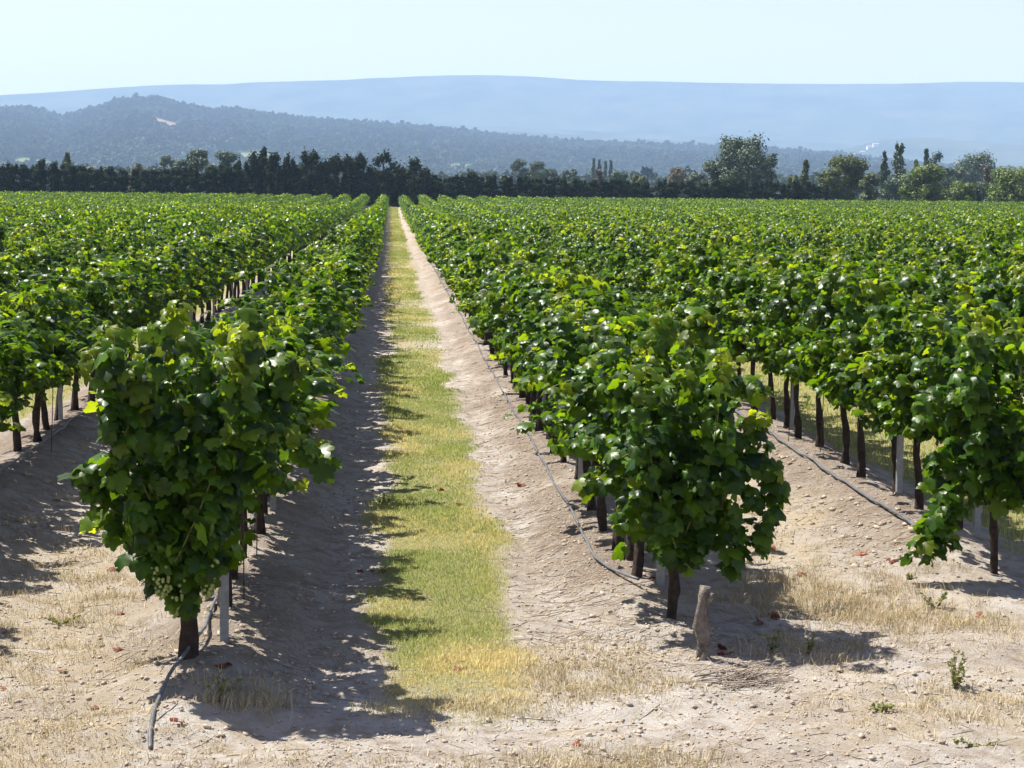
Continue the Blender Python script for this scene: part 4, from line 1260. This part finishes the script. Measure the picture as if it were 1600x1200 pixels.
# ------------------------------------------------------------------ hills and mountain
def polar_hill(name, ridge, r0, rr, r1, nu, nr, mat, nz=6.0, power=1.2, seed=1, colour=None):
    """a ridge seen over px range: ridge = [(px, py)], foot at distance r0, crest at rr, back at r1"""
    us = np.linspace(-700, 2300, nu)
    ex = np.interp(us, [q[0] for q in ridge], [q[1] for q in ridge])
    rad = np.concatenate([np.linspace(r0, rr, nr), np.linspace(rr, r1, nr // 2)[1:]])
    dirs = [ray(u, horizon(u)) for u in us]
    dx = np.array([d.x / math.hypot(d.x, d.y) for d in dirs]); dy = np.array([d.y / math.hypot(d.x, d.y) for d in dirs])
    hx = np.array([(horizon(u) - e) / FPX for u, e in zip(us, ex)])
    X = rad[:, None] * dx[None]; Y = rad[:, None] * dy[None]
    top = (hx * rr * 1.0 + CAM_H)[None]
    f = np.where(rad < rr, np.clip((rad - r0) / (rr - r0), 0, 1) ** power, 1 - 0.9 * ((rad - rr) / (r1 - rr)) ** 1.5)[:, None]
    nzv = fbm(X / (rr * 0.09), Y / (rr * 0.09), seed, 5) * nz
    Z = top * f + nzv * np.clip((rad - r0) / (rr - r0), 0, 1)[:, None] * (1 - 0.75 * np.exp(-((rad - rr) / (0.10 * rr)) ** 2))[:, None] - 2.0 * (1 - np.clip((rad - r0) / (0.05 * rr), 0, 1))[:, None]
    V_ = np.stack([X, Y, Z], -1).reshape(-1, 3)
    nR, nU = X.shape
    i_ = (np.arange(nR - 1)[:, None] * nU + np.arange(nU - 1)[None])
    F_ = np.stack([i_, i_ + 1, i_ + nU + 1, i_ + nU], -1).reshape(-1, 4)
    A_ = np.tile([0.0, 0, 0, 1], (len(V_), 1)) if colour is None else colour(X, Y).reshape(-1, 4)
    link(name, make_mesh(name, V_, [F_], mat, {'cover': A_}), kind='structure')
    def height(x, y):
        r_ = np.hypot(x, y); th = np.arctan2(x, y)
        ut = np.arctan2(dx, dy)
        hh = np.interp(th, ut, top[0])
        f_ = np.where(r_ < rr, np.clip((r_ - r0) / (rr - r0), 0, 1) ** power, 1 - 0.9 * ((np.maximum(r_, rr) - rr) / (r1 - rr)) ** 1.5)
        z = hh * f_ + fbm(x / (rr * 0.09), y / (rr * 0.09), seed, 5) * nz * np.clip((r_ - r0) / (rr - r0), 0, 1) * (1 - 0.75 * np.exp(-((r_ - rr) / (0.10 * rr)) ** 2))
        return z
    return height

def hill_mat(name, c1, c2, patch, scale):
    mt, nt, o = new_mat(name)
    at = N(nt, 'ShaderNodeAttribute', attribute_name='cover')
    sp = N(nt, 'ShaderNodeSeparateColor')
    nt.links.new(at.outputs['Color'], sp.inputs[0])
    c = mixc(nt, ramp(nt, noise(nt, scale, 6, 0.7), 0.35, 0.65), c1, c2)
    c = mixc(nt, sp.outputs[0], c, patch)
    c = mixc(nt, sp.outputs[1], c, (0.14, 0.17, 0.06))
    pb = N(nt, 'ShaderNodeBsdfPrincipled')
    nt.links.new(c, pb.inputs['Base Color'])
    pb.inputs['Roughness'].default_value = 1.0
    pb.inputs['Specular IOR Level'].default_value = 0.0
    nt.links.new(pb.outputs[0], o.inputs[0])
    return mt
M_HILL = hill_mat('forest_floor', (0.025, 0.035, 0.016), (0.05, 0.06, 0.028), (0.22, 0.155, 0.125), 0.01)
M_MOUNT = hill_mat('far_slopes', (0.028, 0.040, 0.026), (0.085, 0.09, 0.065), (0.3, 0.25, 0.2), 0.005)

CLEARINGS = []        # x, y, half sizes, which colour
def clearing_at(px, r_, wpx, dr, ch):
    d = ray(px, horizon(px)); h = math.hypot(d.x, d.y)
    CLEARINGS.append((d.x / h, d.y / h, r_, wpx / FPX * r_ / 2, dr, ch))
def in_clear(x, y):
    out = [np.zeros(np.shape(x)), np.zeros(np.shape(x))]
    for ux, uy, r_, hw, dr, ch in CLEARINGS:
        al = x * ux + y * uy; ac = x * uy - y * ux
        wob = 0.7 * fbm(x / 60, y / 60, 77, 3)
        q = (ac / hw) ** 2 + ((al - r_) / dr) ** 2 + wob
        out[ch] = np.maximum(out[ch], 1 - sstep(0.8, 1.1, q))
    return out
clearing_at(262, 3458, 62, 199, 0)
clearing_at(722, 2812, 64, 171, 1); clearing_at(400, 2850, 95, 152, 1); clearing_at(65, 2660, 130, 114, 1); clearing_at(590, 2755, 70, 95, 1); clearing_at(870, 2755, 50, 95, 1)
clearing_at(512, 3610, 16, 95, 0); clearing_at(1050, 3230, 14, 76, 0); clearing_at(70, 3572, 40, 57, 0); clearing_at(480, 3382, 18, 76, 0)
def hill_cover(X, Y):
    a_, b_ = in_clear(X, Y)
    return np.stack([a_, b_, 0 * a_, 0 * a_ + 1], -1)
hill_h = polar_hill('hill', [(-700, 208), (-200, 190), (0, 181), (45, 180), (70, 186), (95, 195), (110, 191), (150, 181), (185, 170), (205, 165), (225, 168), (243, 164), (280, 174), (330, 183), (355, 181), (380, 184), (430, 191), (500, 198), (600, 205), (700, 212), (800, 221), (900, 229), (1000, 234), (1090, 238), (1200, 243), (1300, 250), (1400, 262), (1600, 280), (2300, 290)],
                    2200, 4100, 5000, 420, 90, M_HILL, nz=20, power=1.05, seed=5, colour=hill_cover)
far_h = polar_hill('hill', [(-700, 230), (600, 215), (800, 206), (1000, 218), (1150, 226), (1250, 233), (1310, 238), (1350, 226), (1380, 221), (1410, 219), (1450, 218), (1500, 224), (1560, 228), (1600, 231), (1800, 238), (2300, 250)], 5050, 5800, 6400, 240, 40, M_MOUNT, nz=13, power=1.0, seed=8)
polar_hill('hill', [(-700, 260), (600, 210), (760, 198), (900, 204), (1050, 213), (1200, 220), (1330, 229), (1450, 230), (1600, 236), (2300, 250)], 5900, 6650, 7200, 240, 40, M_MOUNT, nz=13, power=1.0, seed=13)
polar_hill('mountain', [(-700, 185), (-200, 168), (0, 156), (50, 152), (100, 149), (200, 142), (300, 137), (350, 136), (400, 132), (480, 128), (560, 125), (650, 121), (710, 119), (760, 119), (830, 121), (900, 126), (1000, 129), (1100, 133), (1200, 135), (1300, 137), (1400, 137), (1500, 135), (1600, 138), (2300, 150)],
           6500, 8000, 9300, 500, 70, M_MOUNT, nz=62, power=0.8, seed=21)

# woodland
WOOD = [crown(800 + i, broad_clumps(800 + i, 8.0, 8.0, 12, 0.1), 22, 1.1, M_WOOD, LEAF_MED, shell=0.5) for i in range(6)]
WPINE = [crown(820 + i, broad_clumps(820 + i, 8.0, 5.0, 9, 0.3), 20, 0.95, M_PINEWOOD, LEAF_MED, shell=0.4) for i in range(6)]
rng = np.random.default_rng(55)
n = 42000
u = rng.uniform(-120, 1720, n)
rr = np.sqrt(rng.uniform(2210 ** 2, 4250 ** 2, n))
d = [ray(q, horizon(q)) for q in u]
dx = np.array([q.x / math.hypot(q.x, q.y) for q in d]); dy = np.array([q.y / math.hypot(q.x, q.y) for q in d])
x = rr * dx; y = rr * dy
ca, cb = in_clear(x, y)
keep = (ca < 0.3) & (cb < 0.3) & (fbm(x / 60, y / 60, 91, 3) > -0.42)
x, y, rr = x[keep], y[keep], rr[keep]
n = len(x)
broad = (rng.random(n) < np.where(rr < 2900, 0.6, 0.15)) | (fbm(x / 90, y / 90, 92, 3) > 0.35)
scl = rng.uniform(1.3, 2.15, n) * np.where(rng.random(n) < 0.05, 1.35, 1.0)
scatter('hill_forest', np.stack([x, y, hill_h(x, y) - 0.5], 1), rng.random(n) * 6.28, np.stack([scl, scl, scl * rng.uniform(0.85, 1.15, n)], 1), np.where(broad, rng.integers(0, 6, n), rng.integers(6, 12, n)), WOOD + WPINE, 'dark pine forest covering the hills behind the valley')
n = 9000
u = rng.uniform(-200, 1800, n)
rr = 850 + (2250 - 850) * rng.random(n) ** 0.8
d = [ray(q, horizon(q)) for q in u]
x = rr * np.array([q.x / math.hypot(q.x, q.y) for q in d]); y = rr * np.array([q.y / math.hypot(q.x, q.y) for q in d])
keep = (fbm(x / 50, y / 80, 93, 3) > -0.25) & ~((u > 1240) & (rr < 470))
x, y = x[keep], y[keep]
n = len(x)
scl = rng.uniform(0.9, 1.7, n)
scatter('valley_wood', np.stack([x, y, np.zeros(n) - 0.3], 1), rng.random(n) * 6.28, np.stack([scl, scl, scl * rng.uniform(0.8, 1.25, n)], 1), np.where(rng.random(n) < 0.75, rng.integers(0, 6, n), rng.integers(6, 12, n)), WOOD + WPINE, 'mixed green woodland filling the valley behind the hedge')

# village houses on the far hill
M_WALLH = rough_mat('house_wall', (0.55, 0.45, 0.36), (0.68, 0.60, 0.52), 0.5, 0.9)
M_WHITE = rough_mat('white_house_wall', (0.78, 0.76, 0.72), (0.84, 0.82, 0.80), 0.5, 0.9)
M_ROOF = rough_mat('tile_roof', (0.36, 0.17, 0.10), (0.48, 0.26, 0.17), 1.0, 0.9)
def house(px, r_, w, dep, h, wm, label):
    d = ray(px, horizon(px)); k = math.hypot(d.x, d.y)
    x, y = d.x / k * r_, d.y / k * r_
    z = float(far_h(np.array([x]), np.array([y]))[0])
    e = link('house', None, loc=(x, y, z), label=label, cat='house', group='village houses on the far hill', rot=(0, 0, random.uniform(-.3, .3)))
    b = Acc()
    v = np.array([(sx * w / 2, sy * dep / 2, zz) for zz in (-4, h) for sx, sy in ((-1, -1), (1, -1), (1, 1), (-1, 1))] + [(-w / 2, 0, h + dep * 0.2), (w / 2, 0, h + dep * 0.2)])
    b.add(v, [np.array([(0, 1, 5, 4), (1, 2, 6, 5), (2, 3, 7, 6), (3, 0, 4, 7)]), np.array([(7, 4, 8), (5, 6, 9)])])
    link('wall', b.mesh('wall', wm, smooth=False), parent=e)
    b = Acc()
    o_ = 0.5
    v = []
    for zz in (0.05, 0.4):
        v += [(-w / 2 - o_, -dep / 2 - o_, h - 0.2 + zz), (w / 2 + o_, -dep / 2 - o_, h - 0.2 + zz), (w / 2 + o_, 0, h + dep * 0.2 + zz), (-w / 2 - o_, 0, h + dep * 0.2 + zz), (w / 2 + o_, dep / 2 + o_, h - 0.2 + zz), (-w / 2 - o_, dep / 2 + o_, h - 0.2 + zz)]
    b.add(v, np.array([(6, 7, 8, 9), (9, 8, 10, 11), (1, 0, 3, 2), (2, 3, 5, 4), (0, 1, 7, 6), (4, 5, 11, 10), (1, 2, 8, 7), (2, 4, 10, 8), (3, 0, 6, 9), (5, 3, 9, 11)]))
    link('roof', b.mesh('roof', M_ROOF, smooth=False), parent=e)
house(1356, 5700, 15, 11, 8, M_WHITE, 'white house on the far wooded hill, left one of the white pair')
house(1366, 5720, 17, 11, 8, M_WHITE, 'white house on the far wooded hill, right one of the white pair')
for i, px in enumerate((1316, 1323, 1331, 1338, 1345)):
    house(px, 5480 + 38 * i, 14, 12, 9, M_WALLH, 'tiny ochre village house on the far hill, %s from the left' % ordinal(i + 1))

# ------------------------------------------------------------------ the air
hz, nt, o = new_mat('haze')
pv = N(nt, 'ShaderNodeVolumePrincipled')
pv.inputs['Color'].default_value = (0.475, 0.69, 1.0, 1)
pv.inputs['Density'].default_value = 1.35e-4
pv.inputs['Anisotropy'].default_value = 0.0
nt.links.new(pv.outputs[0], o.inputs['Volume'])
V_ = np.array([(sx, sy, sz) for sz in (-6.0, 600.0) for sx, sy in ((-12500, -500), (12500, -500), (12500, 11000), (-12500, 11000))])
link('haze', make_mesh('haze', V_, [np.array([(3, 2, 1, 0), (4, 5, 6, 7), (0, 1, 5, 4), (1, 2, 6, 5), (2, 3, 7, 6), (3, 0, 4, 7)])], hz, smooth=False), kind='stuff', label='pale blue summer haze over the valley', cat='haze')
